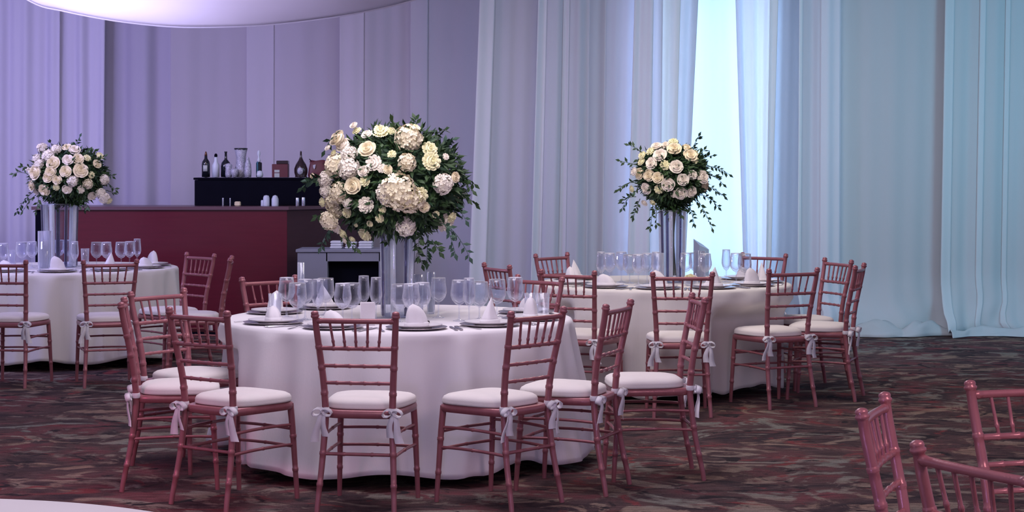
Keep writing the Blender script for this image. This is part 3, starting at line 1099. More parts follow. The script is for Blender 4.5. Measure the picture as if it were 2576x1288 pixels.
def make_chair():
    r = root('chiavari_chair', (0, 0, 0))
    W = M['wood']
    for s in (-1, 1):
        post_part(REAR, s, 0.895, (0.13, 0.27, 0.545, 0.665, 0.762), 0.0125, 0.0165, True).build('back_post', W, r)
    for s in (-1, 1):
        post_part(FRONT, s, 0.458, (0.14, 0.30), 0.0115, 0.016).build('leg', W, r)
    # seat frame
    out = seat_outline(40, 0.422, 0.345, -0.205, 0.208, 6.0)
    m = MB()
    rows = []
    for z, k in ((0.430, 0.95), (0.434, 0.99), (0.450, 1.0), (0.464, 0.985), (0.467, 0.95)):
        rows.append([Vector((x * k, y * k, z)) for x, y in out])
    m.grid(rows, True)
    m.fan(rows[0], Vector((0, 0, 0.430)), True)
    m.fan(rows[-1], Vector((0, 0, 0.467)))
    m.build('seat_frame', W, r)
    # cushion
    out = seat_outline(40, 0.436, 0.345, -0.172, 0.216, 3.6)
    m = MB()
    rows = []
    for z, k in ((0.468, 0.97), (0.471, 1.0), (0.475, 1.012), (0.480, 1.0), (0.490, 1.005), (0.502, 0.975), (0.511, 0.90), (0.517, 0.75), (0.521, 0.5), (0.523, 0.2)):
        rows.append([Vector((x * k, 0.02 + (y - 0.02) * k, z)) for x, y in out])
    m.grid(rows, True)
    m.fan(rows[0], Vector((0, 0.02, 0.468)), True)
    m.fan(rows[-1], Vector((0, 0.02, 0.523)))
    m.build('cushion', M['cushion'], r)
    back = Vector((0, -0.012, 0))
    rod(rear_at(-1, 0.884), rear_at(1, 0.884), 0.0125, back, (0.06, 0.94), 8).build('top_rail', W, r)
    for z, rr in ((0.757, 0.0105), (0.675, 0.0088), (0.595, 0.0088)):
        rod(rear_at(-1, z), rear_at(1, z), rr, back * 0.8, (0.2, 0.4, 0.6, 0.8)).build('back_rail', W, r)
    for k in range(5):
        t = (k + 1) / 6
        a = rear_at(-1, 0.757).lerp(rear_at(1, 0.757), 0.06 + t * 0.88) + back * 0.8 * 4 * t * (1 - t)
        b = rear_at(-1, 0.884).lerp(rear_at(1, 0.884), 0.02 + t * 0.96) + back * 4 * t * (1 - t)
        rod(a, b, 0.0062, Vector((0, 0, 0)), (0.25,), 6, 4).build('spindle', W, r)
    for s in (-1, 1):
        for z in (0.35, 0.255):
            rod(rear_at(s, z), front_at(s, z + 0.005), 0.0078, Vector((0, 0, 0.006)), (0.5,), 6, 6).build('stretcher', W, r)
    for z in (0.335, 0.25):
        rod(front_at(-1, z), front_at(1, z), 0.0078, Vector((0, 0, 0.004)), (0.5,), 6, 6).build('stretcher', W, r)
    rod(rear_at(-1, 0.268), rear_at(1, 0.268), 0.0085, Vector((0, 0, 0.0)), (0.3, 0.7), 6, 6).build('stretcher', W, r)
    # cushion ties
    for s in (-1, 1):
        c = rear_at(s, 0.468) + Vector((s * 0.002, -0.012, 0))
        m = MB()
        m.lathe([(0.019, -0.012), (0.022, 0), (0.0195, 0.012)], 10, (c.x, c.y + 0.012, c.z))
        kn = c + Vector((s * 0.006, -0.016, 0.0))
        m.lathe([(0.001, -0.014), (0.010, -0.009), (0.013, 0), (0.010, 0.009), (0.001, 0.014)], 8, (kn.x, kn.y, kn.z))
        for q, (ex, dz, ln) in enumerate(((0.034, -0.145, 0.028), (-0.014, -0.12, 0.026))):
            pts = []
            for i in range(7):
                t = i / 6
                pts.append(kn + Vector((s * ex * t ** 0.7 + 0.005 * math.sin(t * 6 + q), -0.006 * math.sin(t * 5) - 0.006, dz * t)))
            m.strip(pts, (1, 0.35 * (1 - 2 * q), 0), [0.014 + ln * (i / 6) ** 0.8 for i in range(7)])
        for q in (-1, 1):
            pts = []
            for i in range(9):
                a = 2 * PI * i / 8
                pts.append(kn + Vector((q * (0.026 * (1 - math.cos(a)) * 0.9), -0.008 - 0.006 * math.sin(a), -0.012 * (1 - math.cos(a)) * 0.5 + 0.017 * math.sin(a))))
            m.strip(pts, (0.1, 1, 0.3), 0.026)
        m.build('ribbon_tie', M['ribbon'], r)
    return r


proto = make_chair()
for i, (px, Y, th, lab) in enumerate(chairs):
    c = proto if i == 0 else copy_tree(proto)
    a = math.radians(th)
    fx, fy = math.sin(a), math.cos(a)
    c.location = (PX(px, Y) + fx * 0.235, Y + fy * 0.235, 0)
    c.rotation_euler = (0, 0, -a)
    tag(c, lab, 'chair', CH)


# ------------------------------------------------------------------ tableware
def wine_mesh(H, rb, rr, stem, seg=20):
    """returns (bowl, foot) builders"""
    b = MB()
    zb = stem
    prof_o = [(0.004, zb), (rb * 0.45, zb + 0.008), (rb * 0.82, zb + 0.028), (rb, zb + 0.052), (rb * 0.985, zb + 0.075), (rr * 1.06, H - 0.03), (rr, H)]
    prof_i = [(rr - 0.0016, H), (rr * 1.06 - 0.002, H - 0.03), (rb * 0.985 - 0.002, zb + 0.075), (rb - 0.002, zb + 0.052), (rb * 0.8 - 0.002, zb + 0.030), (0.001, zb + 0.012)]
    b.lathe(prof_o + prof_i, 27, fn=lambda a, z: 1 + 0.016 * math.cos(9 * a))
    f = MB()
    f.lathe([(0.001, 0), (0.033, 0.0), (0.034, 0.002), (0.018, 0.006), (0.006, 0.012), (0.004, 0.03), (0.0036, stem * 0.7), (0.005, stem + 0.003)], seg)
    return b, f


GL = {}
for nm, args in (('wine_glass', (0.218, 0.046, 0.038, 0.084)), ('water_goblet', (0.205, 0.050, 0.044, 0.068)), ('champagne_flute', (0.235, 0.033, 0.027, 0.085))):
    b, f = wine_mesh(*args)
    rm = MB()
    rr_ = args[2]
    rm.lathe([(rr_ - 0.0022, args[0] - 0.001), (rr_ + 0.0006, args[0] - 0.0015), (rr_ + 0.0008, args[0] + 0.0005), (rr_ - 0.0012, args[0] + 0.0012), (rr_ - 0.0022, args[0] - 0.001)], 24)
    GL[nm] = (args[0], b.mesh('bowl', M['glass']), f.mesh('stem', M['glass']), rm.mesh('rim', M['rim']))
tb = MB()
tb.lathe([(0.001, 0), (0.030, 0), (0.032, 0.004), (0.037, 0.13), (0.0355, 0.13), (0.030, 0.012), (0.001, 0.010)], 18)
GL['tumbler'] = (0.13, tb.mesh('tumbler', M['glass']), None, None)
ORD = ['first', 'second', 'third', 'fourth', 'fifth', 'sixth', 'seventh', 'eighth', 'ninth', 'tenth', 'eleventh', 'twelfth', 'thirteenth', 'fourteenth', 'fifteenth', 'sixteenth', 'seventeenth', 'eighteenth', 'nineteenth', 'twentieth', 'twenty-first', 'twenty-second', 'twenty-third', 'twenty-fourth']
WORDS = {'wine_glass': 'stemmed wine glass', 'water_goblet': 'wide water goblet', 'champagne_flute': 'slim champagne flute', 'tumbler': 'straight glass tumbler'}
CATS = {'wine_glass': 'wine glass', 'water_goblet': 'goblet', 'champagne_flute': 'flute', 'tumbler': 'tumbler'}
W_, O_, L_, U_ = 'wine_glass', 'water_goblet', 'champagne_flute', 'tumbler'
glasses = {
    'front': (T1, [(692, 724, U_), (721, 705, W_), (748, 712, O_), (768, 706, W_), (800, 716, L_), (819, 700, O_), (862, 713, W_), (885, 712, O_), (915, 694, L_), (946, 698, L_),
                   (1006, 715, O_), (1034, 714, W_), (1062, 713, W_), (1103, 699, W_), (1155, 705, W_), (1206, 709, O_), (1250, 703, O_), (1296, 706, W_), (1336, 722, U_), (1366, 722, U_), (1180, 700, L_)]),
    'left rear': (T3, [(8, 617, W_), (30, 620, U_), (55, 609, O_), (80, 608, W_), (150, 606, W_), (172, 604, O_), (188, 612, L_), (214, 618, U_), (243, 609, O_), (268, 609, W_), (305, 609, O_), (326, 609, W_), (345, 622, L_)]),
    'right rear': (T2, [(1512, 644, L_), (1533, 637, W_), (1563, 634, W_), (1584, 640, O_), (1606, 640, W_), (1628, 636, W_), (1650, 634, L_), (1726, 636, W_), (1750, 636, O_), (1774, 638, W_), (1827, 628, L_), (1852, 637, W_), (1873, 636, O_)]),
}
for tn, (T, lst) in glasses.items():
    cx, cy, R = T
    placed = []
    counts = {}
    for (px, py, k) in sorted(lst):
        H = GL[k][0]
        Y = F * (CAMZ - TZ - H) / (py - HZ)
        for _ in range(160):
            x = PX(px, Y)
            d = math.hypot(x - cx, Y - cy)
            bad = None
            if d > 0.60:
                Y += 0.02 if Y < cy else -0.02
                bad = 1
            elif d < 0.21:
                Y += 0.03 if Y > cy else -0.03
                bad = 1
            else:
                for (qx, qy) in placed:
                    if math.hypot(x - qx, Y - qy) < 0.108:
                        Y += random.choice((-1, 1)) * random.uniform(0.02, 0.09)
                        bad = 1
                        break
            if bad is None:
                break
        x = PX(px, Y)
        placed.append((x, Y))
        counts[k] = counts.get(k, 0) + 1
        lab = 'clear %s on the %s table, %s of its kind from left' % (WORDS[k], tn, ORD[counts[k] - 1])
        if GL[k][2] is None:
            o = bpy.data.objects.new(k, GL[k][1])
            C.objects.link(o)
            o.location = (x, Y, TZ)
            tag(o, lab, CATS[k], 'glasses on the %s table' % tn)
        else:
            o = root(k, (x, Y, TZ), random.uniform(0, 3), lab, CATS[k], 'glasses on the %s table' % tn)
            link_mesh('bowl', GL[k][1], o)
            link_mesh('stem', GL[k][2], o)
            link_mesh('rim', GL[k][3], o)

# plates, napkins, cutlery
pl = MB()
pl.lathe([(0.001, 0), (0.10, 0.0), (0.155, 0.009), (0.158, 0.012), (0.154, 0.013), (0.10, 0.005), (0.001, 0.004)], 36)
CHG = pl.mesh('charger_plate', M['charger'])
pl = MB()
pl.lathe([(0.001, 0), (0.075, 0.0), (0.085, 0.004), (0.132, 0.017), (0.133, 0.020), (0.130, 0.020), (0.085, 0.009), (0.001, 0.007)], 36)
PLT = pl.mesh('dinner_plate', M['china'])


def napkin_cone(h, w, d, seed):
    rnd = random.Random(seed)
    m = MB()
    rows = []
    n = 20
    for j in range(9):
        t = j / 8
        row = []
        for k in range(n):
            a = 2 * PI * k / n
            rr = (1 - t ** (2.2 if d > 1 else 1.1)) ** (0.60 if d > 1 else 1.0) * (1 + 0.10 * math.sin(5 * a + seed + t) * (1 - t * 0.5))
            row.append(Vector((rr * w / 2 * math.cos(a) + 0.022 * t * t * math.sin(seed * 2.3), rr * w / 2 * 0.62 * math.sin(a), h * (t ** 0.92))))
        rows.append(row)
    m.grid(rows, True)
    m.fan(rows[0], Vector((0, 0, 0)), True)
    # a turned-out cuff along the foot
    row2 = []
    cuff = []
    for kk, (kr, z) in enumerate(((1.02, 0.0), (1.12, 0.003), (1.10, 0.018), (0.96, 0.022))):
        cuff.append([Vector((kr * w / 2 * (1 + 0.10 * math.sin(5 * 2 * PI * k / n + seed)) * math.cos(2 * PI * k / n), kr * w / 2 * 0.62 * math.sin(2 * PI * k / n), z)) for k in range(n)])
    m.grid(cuff, True)
    return m.mesh('napkin', M['napkin'])


NAPS = [napkin_cone(0.135, 0.125, 1, 1), napkin_cone(0.115, 0.12, 2, 2), napkin_cone(0.080, 0.130, 2, 5)]


def knife_mesh():
    m = MB()
    rows = []
    for y, w_, t in ((-0.105, 0.006, 0.003), (-0.10, 0.009, 0.004), (-0.02, 0.007, 0.004), (0.0, 0.006, 0.003), (0.01, 0.010, 0.002), (0.09, 0.010, 0.0016), (0.112, 0.003, 0.001)):
        rows.append([Vector((w_ * c, y, 0.0045 + t * s)) for c, s in ((1, 0), (0.7, 0.8), (-0.7, 0.8), (-1, 0), (-0.7, -0.8), (0.7, -0.8))])
    m.grid(rows, True, True)
    m.fan(rows[0], Vector((0, -0.106, 0.0045)))
    m.fan(rows[-1], Vector((0, 0.113, 0.0045)), True)
    return m.mesh('knife', M['silver'])


def fork_mesh():
    m = MB()
    rows = []
    for y, w_, z in ((-0.10, 0.007, 0.003), (-0.09, 0.009, 0.003), (-0.02, 0.004, 0.004), (0.02, 0.003, 0.008), (0.04, 0.010, 0.007), (0.055, 0.012, 0.005)):
        rows.append([Vector((w_ * c, y, z + 0.0015 * s)) for c, s in ((1, 0), (0, 1), (-1, 0), (0, -1))])
    m.grid(rows, True, True)
    m.fan(rows[0], Vector((0, -0.101, 0.003)))
    m.fan(rows[-1], Vector((0, 0.056, 0.005)), True)
    for k in range(4):
        x = -0.0095 + 0.0063 * k
        m.tube([(x, 0.053, 0.005), (x, 0.075, 0.0035), (x * 0.95, 0.098, 0.007)], [0.0016, 0.0014, 0.0007], 5)
    return m.mesh('fork', M['silver'])


KNF, FRK = knife_mesh(), fork_mesh()
settings = {
    'front': (T1, [214, 248, 281, 313, 345, 20, 160, 128]),
    'left rear': (T3, [215, 248, 281, 314, 347, 20]),
    'right rear': (T2, [200, 232, 263, 294, 326, 358, 150, 30]),
}
for tn, (T, angs) in settings.items():
    cx, cy, R = T
    order = sorted(angs, key=lambda d: (cx + 0.74 * math.cos(math.radians(d))) / (cy + 0.74 * math.sin(math.radians(d))))
    for i, d in enumerate(order):
        a = math.radians(d)
        x, y = cx + (R - 0.200) * math.cos(a), cy + (R - 0.200) * math.sin(a)
        w_ = 'place %s from left' % ORD[i]
        o = bpy.data.objects.new('charger_plate', CHG)
        C.objects.link(o)
        o.location = (x, y, TZ)
        tag(o, 'silver charger plate on the %s table, %s' % (tn, w_), 'charger plate', 'charger plates on the %s table' % tn)
        o = bpy.data.objects.new('dinner_plate', PLT)
        C.objects.link(o)
        o.location = (x, y, TZ + 0.0055)
        tag(o, 'white dinner plate on the %s table, %s' % (tn, w_), 'plate', 'dinner plates on the %s table' % tn)
        o = bpy.data.objects.new('napkin', NAPS[(i * 2 + len(tn)) % 3])
        C.objects.link(o)
        o.location = (x, y, TZ + 0.0135)
        o.rotation_euler = (0, 0, a + PI / 2 + random.uniform(-0.4, 0.4))
        tag(o, 'folded white napkin cone on the %s table, %s' % (tn, w_), 'napkin', 'napkins on the %s table' % tn)
        if 190 < d < 360:
            tx, ty = -math.sin(a), math.cos(a)
            for nm, me, sd, rr, lb in (('fork', FRK, -0.185, 0.16, 'silver fork'), ('knife', KNF, 0.185, 0.16, 'silver dinner knife'), ('butter_knife', KNF, 0.212, 0.165, 'second silver knife')):
                o = bpy.data.objects.new(nm, me)
                C.objects.link(o)
                o.location = (cx + (R - rr) * math.cos(a) + tx * sd, cy + (R - rr) * math.sin(a) + ty * sd, TZ)
                # pull in so it stays on the round top
                dv = Vector((o.location.x - cx, o.location.y - cy))
                if dv.length > R - 0.14:
                    dv *= (R - 0.14) / dv.length
                o.location.x, o.location.y = cx + dv.x, cy + dv.y
                o.rotation_euler = (0, 0, a + PI / 2)
                tag(o, '%s by the plate on the %s table, %s' % (lb, tn, w_), 'knife' if 'knife' in nm else 'fork', 'cutlery on the %s table' % tn)

# ------------------------------------------------------------------ vases and candle holders
def flute_fn(a, z):
    return 1 + 0.050 * math.cos(7 * a) + 0.018 * math.cos(14 * a + 1)


def vase(T, r, h, label):
    cx, cy, R = T
    v = root('glass_vase', (cx, cy, TZ), 0.2, label, 'vase', 'tall glass vases under the bouquets')
    m = MB()
    m.lathe([(0.001, 0.0), (r * 0.92, 0.0), (r * 0.95, 0.01), (r * 0.93, h * 0.4), (r, h)], 70, fn=flute_fn)
    m.v.pop()
    m.f = [q for q in m.f if max(q) < len(m.v)]
    m.build('cylinder', M['vase'], v)
    m = MB()
    m.lathe([(0.001, 0.001), (r * 0.82, 0.001), (r * 0.84, 0.02), (0.001, 0.024)], 30)
    m.build('thick_base', M['vase'], v)
    for k in range(11):  # added strips that paint bright and dark refraction streaks on the wall
        a = 2 * PI * k / 11 + 0.25 * math.sin(k * 2.1)
        q = 0.006 + 0.006 * abs(math.sin(k * 1.7))
        pts = []
        for t in (0.02, 0.2, 0.4, 0.6, 0.8, 0.985):
            rr = (r * 0.93 + (r - r * 0.93) * max(0, (t - 0.4) / 0.6)) * flute_fn(a, 0) + 0.001
            pts.append((rr * math.cos(a), rr * math.sin(a), h * t))
        m = MB()
        m.tube(pts, q * r / 0.09, 8)
        m.build('cut_rib', M['rib'] if k % 3 else M['rib_smoke'], v)
    m = MB()
    m.lathe([(r + 0.0005, h - 0.006), (r + 0.003, h - 0.003), (r + 0.003, h + 0.002), (r - 0.007, h + 0.002), (r - 0.007, h - 0.006)], 56, fn=flute_fn)
    m.build('rim', M['vase'], v)
    return v


vase(T1, 0.088, 0.545, 'tall clear glass vase carrying the large front bouquet')
vase((PX(1692, T2[1]), T2[1], 0), 0.088, 0.52, 'tall clear glass vase carrying the right rear bouquet')
vase((PX(150, T3[1]), T3[1], 0), 0.138, 0.53, 'broad clear glass vase carrying the left rear bouquet')


def hurricane(px, Y, r, h, label, candle=0.5, square=False):
    o = root('candle_holder', (PX(px, Y), Y, TZ), 0.3, label, 'candle holder', 'glass candle holders')
    m = MB()
    m.lathe([(0.001, 0), (r, 0), (r * 1.01, 0.006), (r * 1.03, h), (r * 1.03 - 0.003, h), (r - 0.003, 0.012), (0.001, 0.010)], 8 if square else 20)
    m.build('glass_sleeve', M['vase'], o)
    m = MB()
    ch = h * candle
    m.lathe([(0.001, 0.012), (r * 0.62, 0.012), (r * 0.62, ch), (r * 0.5, ch + 0.003), (0.001, ch - 0.002)], 14)
    cd = m.build('candle', M['candle'], o)
    m = MB()
    m.tube([(0, 0, ch - 0.002), (0.001, 0, ch + 0.012)], 0.0012, 5)
    m.build('wick', M['black'], cd)
    return o


hurricane(757, 10.32, 0.020, 0.275, 'slim tall glass candle holder left of front bouquet', 0.3)
hurricane(1051, 9.98, 0.030, 0.225, 'wide glass candle holder just right of the front vase', 0.45)
hurricane(1084, 10.05, 0.022, 0.235, 'slim glass candle holder second right of the front vase', 0.35)
hurricane(112, 14.55, 0.052, 0.315, 'faceted tall candle holder left of the left rear vase', 0.75, True)
hurricane(1655, 12.62, 0.042, 0.225, 'glass candle holder just left of the right rear vase', 0.4)
hurricane(1760, 12.95, 0.040, 0.225, 'glass candle holder right of the right rear vase', 0.5)

# white menu card on the front table
r = root('menu_card', (PX(925, 9.30), 9.30, TZ), 0.15, 'white folded menu card standing left of the front vase', 'card')
for s in (-1, 1):
    m = MB()
    m.box((0, s * 0.018, 0.06), (0.075, 0.0016, 0.124), Matrix.Rotation(-s * 0.28, 3, 'X'), 0)
    m.build('card_leaf', M['napkin'], r)
for px, Y, lab in ((1066, 9.22, 'small dark glass salt shaker, left of two by cutlery'), (1076, 9.20, 'small dark glass pepper shaker, right of two by cutlery')):
    m = MB()
    m.lathe([(0.001, 0), (0.010, 0), (0.011, 0.004), (0.009, 0.024), (0.010, 0.026), (0.010, 0.032), (0.001, 0.036)], 10)
    tag(m.build('shaker', M['brown_glass'], None, (PX(px, Y), Y, TZ)), lab, 'shaker', 'shakers on the front table')


# ------------------------------------------------------------------ flowers
def petal(m, r0, w_, h0, h1, ph, open_, nu=5, nv=4, ruff=0.0):
    rows = []
    for j in range(nv + 1):
        b = j / nv
        row = []
        for i in range(nu + 1):
            a = (i / nu - 0.5) * 2
            wd = w_ * math.sin(PI * (0.14 + 0.62 * b)) * a
            rr = r0 * (0.35 + 0.65 * b ** 0.6) + open_ * b ** 3
            z = h0 + (h1 - h0) * b - 0.10 * abs(a) ** 2.5 * b - open_ * 0.45 * b ** 4 + ruff * math.sin(a * 7 + ph * 3) * b
            rr *= 1 - 0.06 * a * a * b
            row.append(Vector((rr * math.cos(ph + wd), rr * math.sin(ph + wd), z)))
        rows.append(row)
    m.grid(rows)


def rose_mesh(seed):
    """unit-radius open garden rose, axis +Z"""
    rnd = random.Random(seed)
    m = MB()
    k = 0
    for (r0, n, h0, h1, wd, op) in ((0.14, 3, 0.0, 0.72, 1.25, 0.0), (0.27, 4, -0.05, 0.70, 1.0, 0.0), (0.43, 5, -0.1, 0.66, 0.85, 0.03), (0.62, 6, -0.18, 0.56, 0.75, 0.10), (0.80, 7, -0.28, 0.40, 0.68, 0.20)):
        for i in range(n):
            petal(m, r0 * rnd.uniform(0.95, 1.05), wd, h0, h1 * rnd.uniform(0.93, 1.04), 2 * PI * i / n + k * 0.7 + rnd.uniform(-0.1, 0.1), op)
        k += 1
    m.lathe([(0.001, -0.45), (0.4, -0.38), (0.7, -0.15), (0.72, 0.05), (0.55, 0.25), (0.3, 0.42), (0.001, 0.5)], 14)
    return m


def floret(m, c, q, s, rnd, n=4):
    for k in range(n):
        a = 2 * PI * k / n + rnd.uniform(-0.1, 0.1)
        d = Vector((math.cos(a), math.sin(a), 0))
        t = Vector((-d.y, d.x, 0))
        p = [Vector((0, 0, 0)), d * 0.55 + t * 0.42 + Vector((0, 0, 0.28)), d * 1.02 + Vector((0, 0, 0.22)), d * 0.55 - t * 0.42 + Vector((0, 0, 0.28)), d * 0.6 + Vector((0, 0, 0.06))]
        vs = [c + q @ (x * s) for x in p]
        m.add(vs, [(0, 4, 1), (1, 4, 2), (0, 3, 4), (3, 2, 4)])


def hydrangea_mesh(seed, n=78):
    rnd = random.Random(seed)
    m = MB()
    m.lathe([(0.001, -0.45), (0.42, -0.38), (0.64, -0.1), (0.66, 0.12), (0.5, 0.42), (0.25, 0.60), (0.001, 0.65)], 14)
    for i in range(n):
        z = 1 - 1.35 * (i + 0.5) / n
        rr = math.sqrt(max(0, 1 - z * z))
        a = i * 2.39996
        d = Vector((rr * math.cos(a), rr * math.sin(a), z))
        tl = (d + Vector((rnd.uniform(-1, 1), rnd.uniform(-1, 1), rnd.uniform(-1, 1))) * 0.42).normalized()
        q = tl.to_track_quat('Z', 'Y') @ Quaternion((0, 0, 1), rnd.uniform(0, 3))
        hh = rnd.uniform(0.74, 0.98)
        floret(m, Vector((d.x * hh, d.y * hh, d.z * hh * 0.93)), q, rnd.uniform(0.22, 0.29), rnd)
    return m


def blossom_mesh(seed):
    """carnation-like frilled bloom of unit radius"""
    rnd = random.Random(seed)
    m = MB()
    for (r0, n, h1, op) in ((0.2, 5, 0.62, 0.0), (0.42, 7, 0.55, 0.06), (0.66, 8, 0.42, 0.14), (0.85, 9, 0.22, 0.16)):
        for i in range(n):
            petal(m, r0, 3.6 / n, -0.1, h1 * rnd.uniform(0.85, 1.1), 2 * PI * i / n + r0 * 5, op, 6, 3, 0.07)
    m.lathe([(0.001, -0.4), (0.45, -0.3), (0.7, 0.0), (0.5, 0.25), (0.001, 0.42)], 12)
    return m


BL = {
    'rose': [rose_mesh(1).mesh('rose', M['rose']), rose_mesh(2).mesh('rose', M['hydrangea'])],
    'hydrangea': [hydrangea_mesh(3).mesh('hydrangea', M['hydrangea']), hydrangea_mesh(4, 60).mesh('hydrangea', M['rose'])],
    'blossom': [blossom_mesh(5).mesh('blossom', M['blossom']), blossom_mesh(6).mesh('blossom', M['hydrangea'])],
}


def leaf(m, c, d, n, L, w_):
    d = d.normalized()
    s = d.cross(n)
    if s.length < 1e-4:
        s = d.cross(Vector((1, 0, 0)))
    s.normalize()
    n = s.cross(d)
    p0 = c
    p1 = c + d * L * 0.5 + n * L * 0.10
    p2 = c + d * L
    a = c + d * L * 0.45 + s * w_ / 2 + n * L * 0.02
    b = c + d * L * 0.45 - s * w_ / 2 + n * L * 0.02
    m.add([p0, a, p2, b, p1], [(0, 1, 4), (1, 2, 4), (2, 3, 4), (3, 0, 4)])


def sprig(rt, a, b, sag, n, L, w_, mat, rnd, name='sprig'):
    a, b = Vector(a), Vector(b)
    pts = []
    K = 10
    for i in range(K + 1):
        t = i / K
        pts.append(a.lerp(b, t) + Vector((0, 0, sag * 4 * t * (1 - t))))
    m = MB()
    m.tube(pts, [0.0028 * (1 - 0.6 * i / K) for i in range(K + 1)], 5)
    for i in range(n):
        t = 0.15 + 0.85 * (i + 0.5) / n
        k = min(K - 1, int(t * K))
        c = pts[k].lerp(pts[k + 1], t * K - k)
        d = (pts[k + 1] - pts[k]).normalized()
        sd = d.orthogonal().normalized()
        sd = Quaternion(d, rnd.uniform(0, 6.28)) @ sd
        leaf(m, c, d * 0.7 + sd, d.cross(sd) + Vector((0, -0.4, 0.5)), L * rnd.uniform(0.7, 1.15), w_ * rnd.uniform(0.8, 1.1))
    leaf(m, pts[-1], pts[-1] - pts[-2], Vector((0, -1, 0.3)), L, w_)
    m.build(name, mat, rt)


def bouquet(label, cx, cy, zc, rx, rz, s, blooms, sprigs, seed, vase_top, nleaf, leafL, backs, stems=0):
    rnd = random.Random(seed)
    base = Vector((cx, cy, vase_top))
    rt = root('flower_arrangement', base, 0, label, 'flower arrangement', 'white flower arrangements in tall vases')
    off = Vector((cx, cy, zc)) - base
    ry = rx * 0.9
    # leafy core
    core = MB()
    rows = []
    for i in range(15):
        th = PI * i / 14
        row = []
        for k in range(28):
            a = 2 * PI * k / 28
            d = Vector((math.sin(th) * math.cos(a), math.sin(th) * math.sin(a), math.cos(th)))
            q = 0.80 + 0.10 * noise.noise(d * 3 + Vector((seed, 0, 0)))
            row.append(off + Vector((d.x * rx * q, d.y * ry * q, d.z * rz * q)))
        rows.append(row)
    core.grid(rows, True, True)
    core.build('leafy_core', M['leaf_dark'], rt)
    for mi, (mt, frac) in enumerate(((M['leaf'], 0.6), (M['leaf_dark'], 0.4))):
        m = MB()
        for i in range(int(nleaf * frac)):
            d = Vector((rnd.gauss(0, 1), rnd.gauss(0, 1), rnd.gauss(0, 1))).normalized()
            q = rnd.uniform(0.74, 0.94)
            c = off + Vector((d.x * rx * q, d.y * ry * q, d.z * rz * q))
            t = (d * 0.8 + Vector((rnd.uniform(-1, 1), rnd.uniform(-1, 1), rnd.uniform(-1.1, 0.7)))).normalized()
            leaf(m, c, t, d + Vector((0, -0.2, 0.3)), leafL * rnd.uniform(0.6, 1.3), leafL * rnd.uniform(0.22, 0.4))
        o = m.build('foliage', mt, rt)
        o['kind'] = 'stuff'
    # lower tuft into the vase mouth
    m = MB()
    for i in range(int(nleaf * 0.12)):
        a = rnd.uniform(0, 6.28)
        r_ = rnd.uniform(0, 0.10)
        c = Vector((r_ * math.cos(a), r_ * math.sin(a), rnd.uniform(-0.01, max(0.03, off.z - rz * 0.75))))
        leaf(m, c, Vector((math.cos(a), math.sin(a), rnd.uniform(-0.8, 0.4))), Vector((0, -0.3, 1)), leafL * rnd.uniform(0.7, 1.2), leafL * 0.3)
    m.build('collar', M['leaf'], rt)
    # blooms seen in front
    for (px, py, pr, kind) in blooms:
        x = (px - 1288) / s - cx
        z = CAMZ - (py - HZ) / s - zc
        e = (x / rx) ** 2 + (z / rz) ** 2
        q = 0.97
        yy = -math.sqrt(max(0.0, q * q - e)) * ry if e < q * q else 0.0
        yy = min(yy, -rnd.uniform(0.22, 0.34) * ry)
        r = pr / s * rnd.uniform(0.98, 1.06)
        d = Vector((x / rx, yy / ry - 0.45, z / rz + 0.12)).normalized()
        d = (d + Vector((rnd.uniform(-0.15, 0.15), 0, rnd.uniform(-0.1, 0.15)))).normalized()
        me = BL[kind][0 if rnd.random() < 0.6 else 1]
        qt = d.to_track_quat('Z', 'Y') @ Quaternion((0, 0, 1), rnd.uniform(0, 6.28))
        link_mesh(kind, me, rt, off + Vector((x, yy, z)), qt, r * 1.13)
    # and round the back and sides
    for i in range(backs):
        a = rnd.uniform(0.15, PI - 0.15)
        z = rnd.uniform(-0.75, 0.9)
        rr = math.sqrt(1 - z * z)
        d = Vector((rr * math.cos(a), rr * math.sin(a) * 1.0 + 0.1, z)).normalized()
        kind = rnd.choice(['rose', 'hydrangea', 'blossom'])
        r = rnd.choice([0.035, 0.045, 0.055]) * rx / 0.36
        qt = d.to_track_quat('Z', 'Y')
        link_mesh(kind, BL[kind][i % 2], rt, off + Vector((d.x * rx, d.y * ry, d.z * rz)) * 0.86, qt, r)
    # trailing greenery
    for (x0, y0, x1, y1, sg, n) in sprigs:
        dy = rnd.uniform(-0.6, 0.15) * ry
        a = Vector(((x0 - 1288) / s - cx, dy, CAMZ - (y0 - HZ) / s - zc)) + off
        b = Vector(((x1 - 1288) / s - cx, dy + rnd.uniform(-0.08, 0.02), CAMZ - (y1 - HZ) / s - zc)) + off
        sprig(rt, a, b, sg, n, leafL * 0.75, leafL * 0.36, M['leaf'] if rnd.random() < 0.55 else (M['leaf_grey'] if rnd.random() < 0.5 else M['leaf_dark']), rnd)
    for i in range(14):
        d = Vector((rnd.gauss(0, 1), abs(rnd.gauss(0, 1)) * 0.9 + 0.2, rnd.gauss(0, 0.8))).normalized()
        c = off + Vector((d.x * rx, d.y * ry, d.z * rz)) * 0.8
        e = off + Vector((d.x * rx, d.y * ry, d.z * rz)) * rnd.uniform(1.05, 1.25) + Vector((0, 0, -0.05))
        sprig(rt, c, e, 0.02, 9, leafL * 0.75, leafL * 0.34, M['leaf'], rnd)
    for i in range(stems):
        a = 2 * PI * i / stems
        m = MB()
        m.tube([(0.022 * math.cos(a), 0.022 * math.sin(a), -0.47), (0.006 * math.cos(a + 1), 0.006 * math.sin(a + 1), -0.2), (0.03 * math.cos(a), 0.03 * math.sin(a), off.z - rz * 0.7)], 0.006, 6)
        m.build('stem', M['leaf_dark'], rt)
    return rt


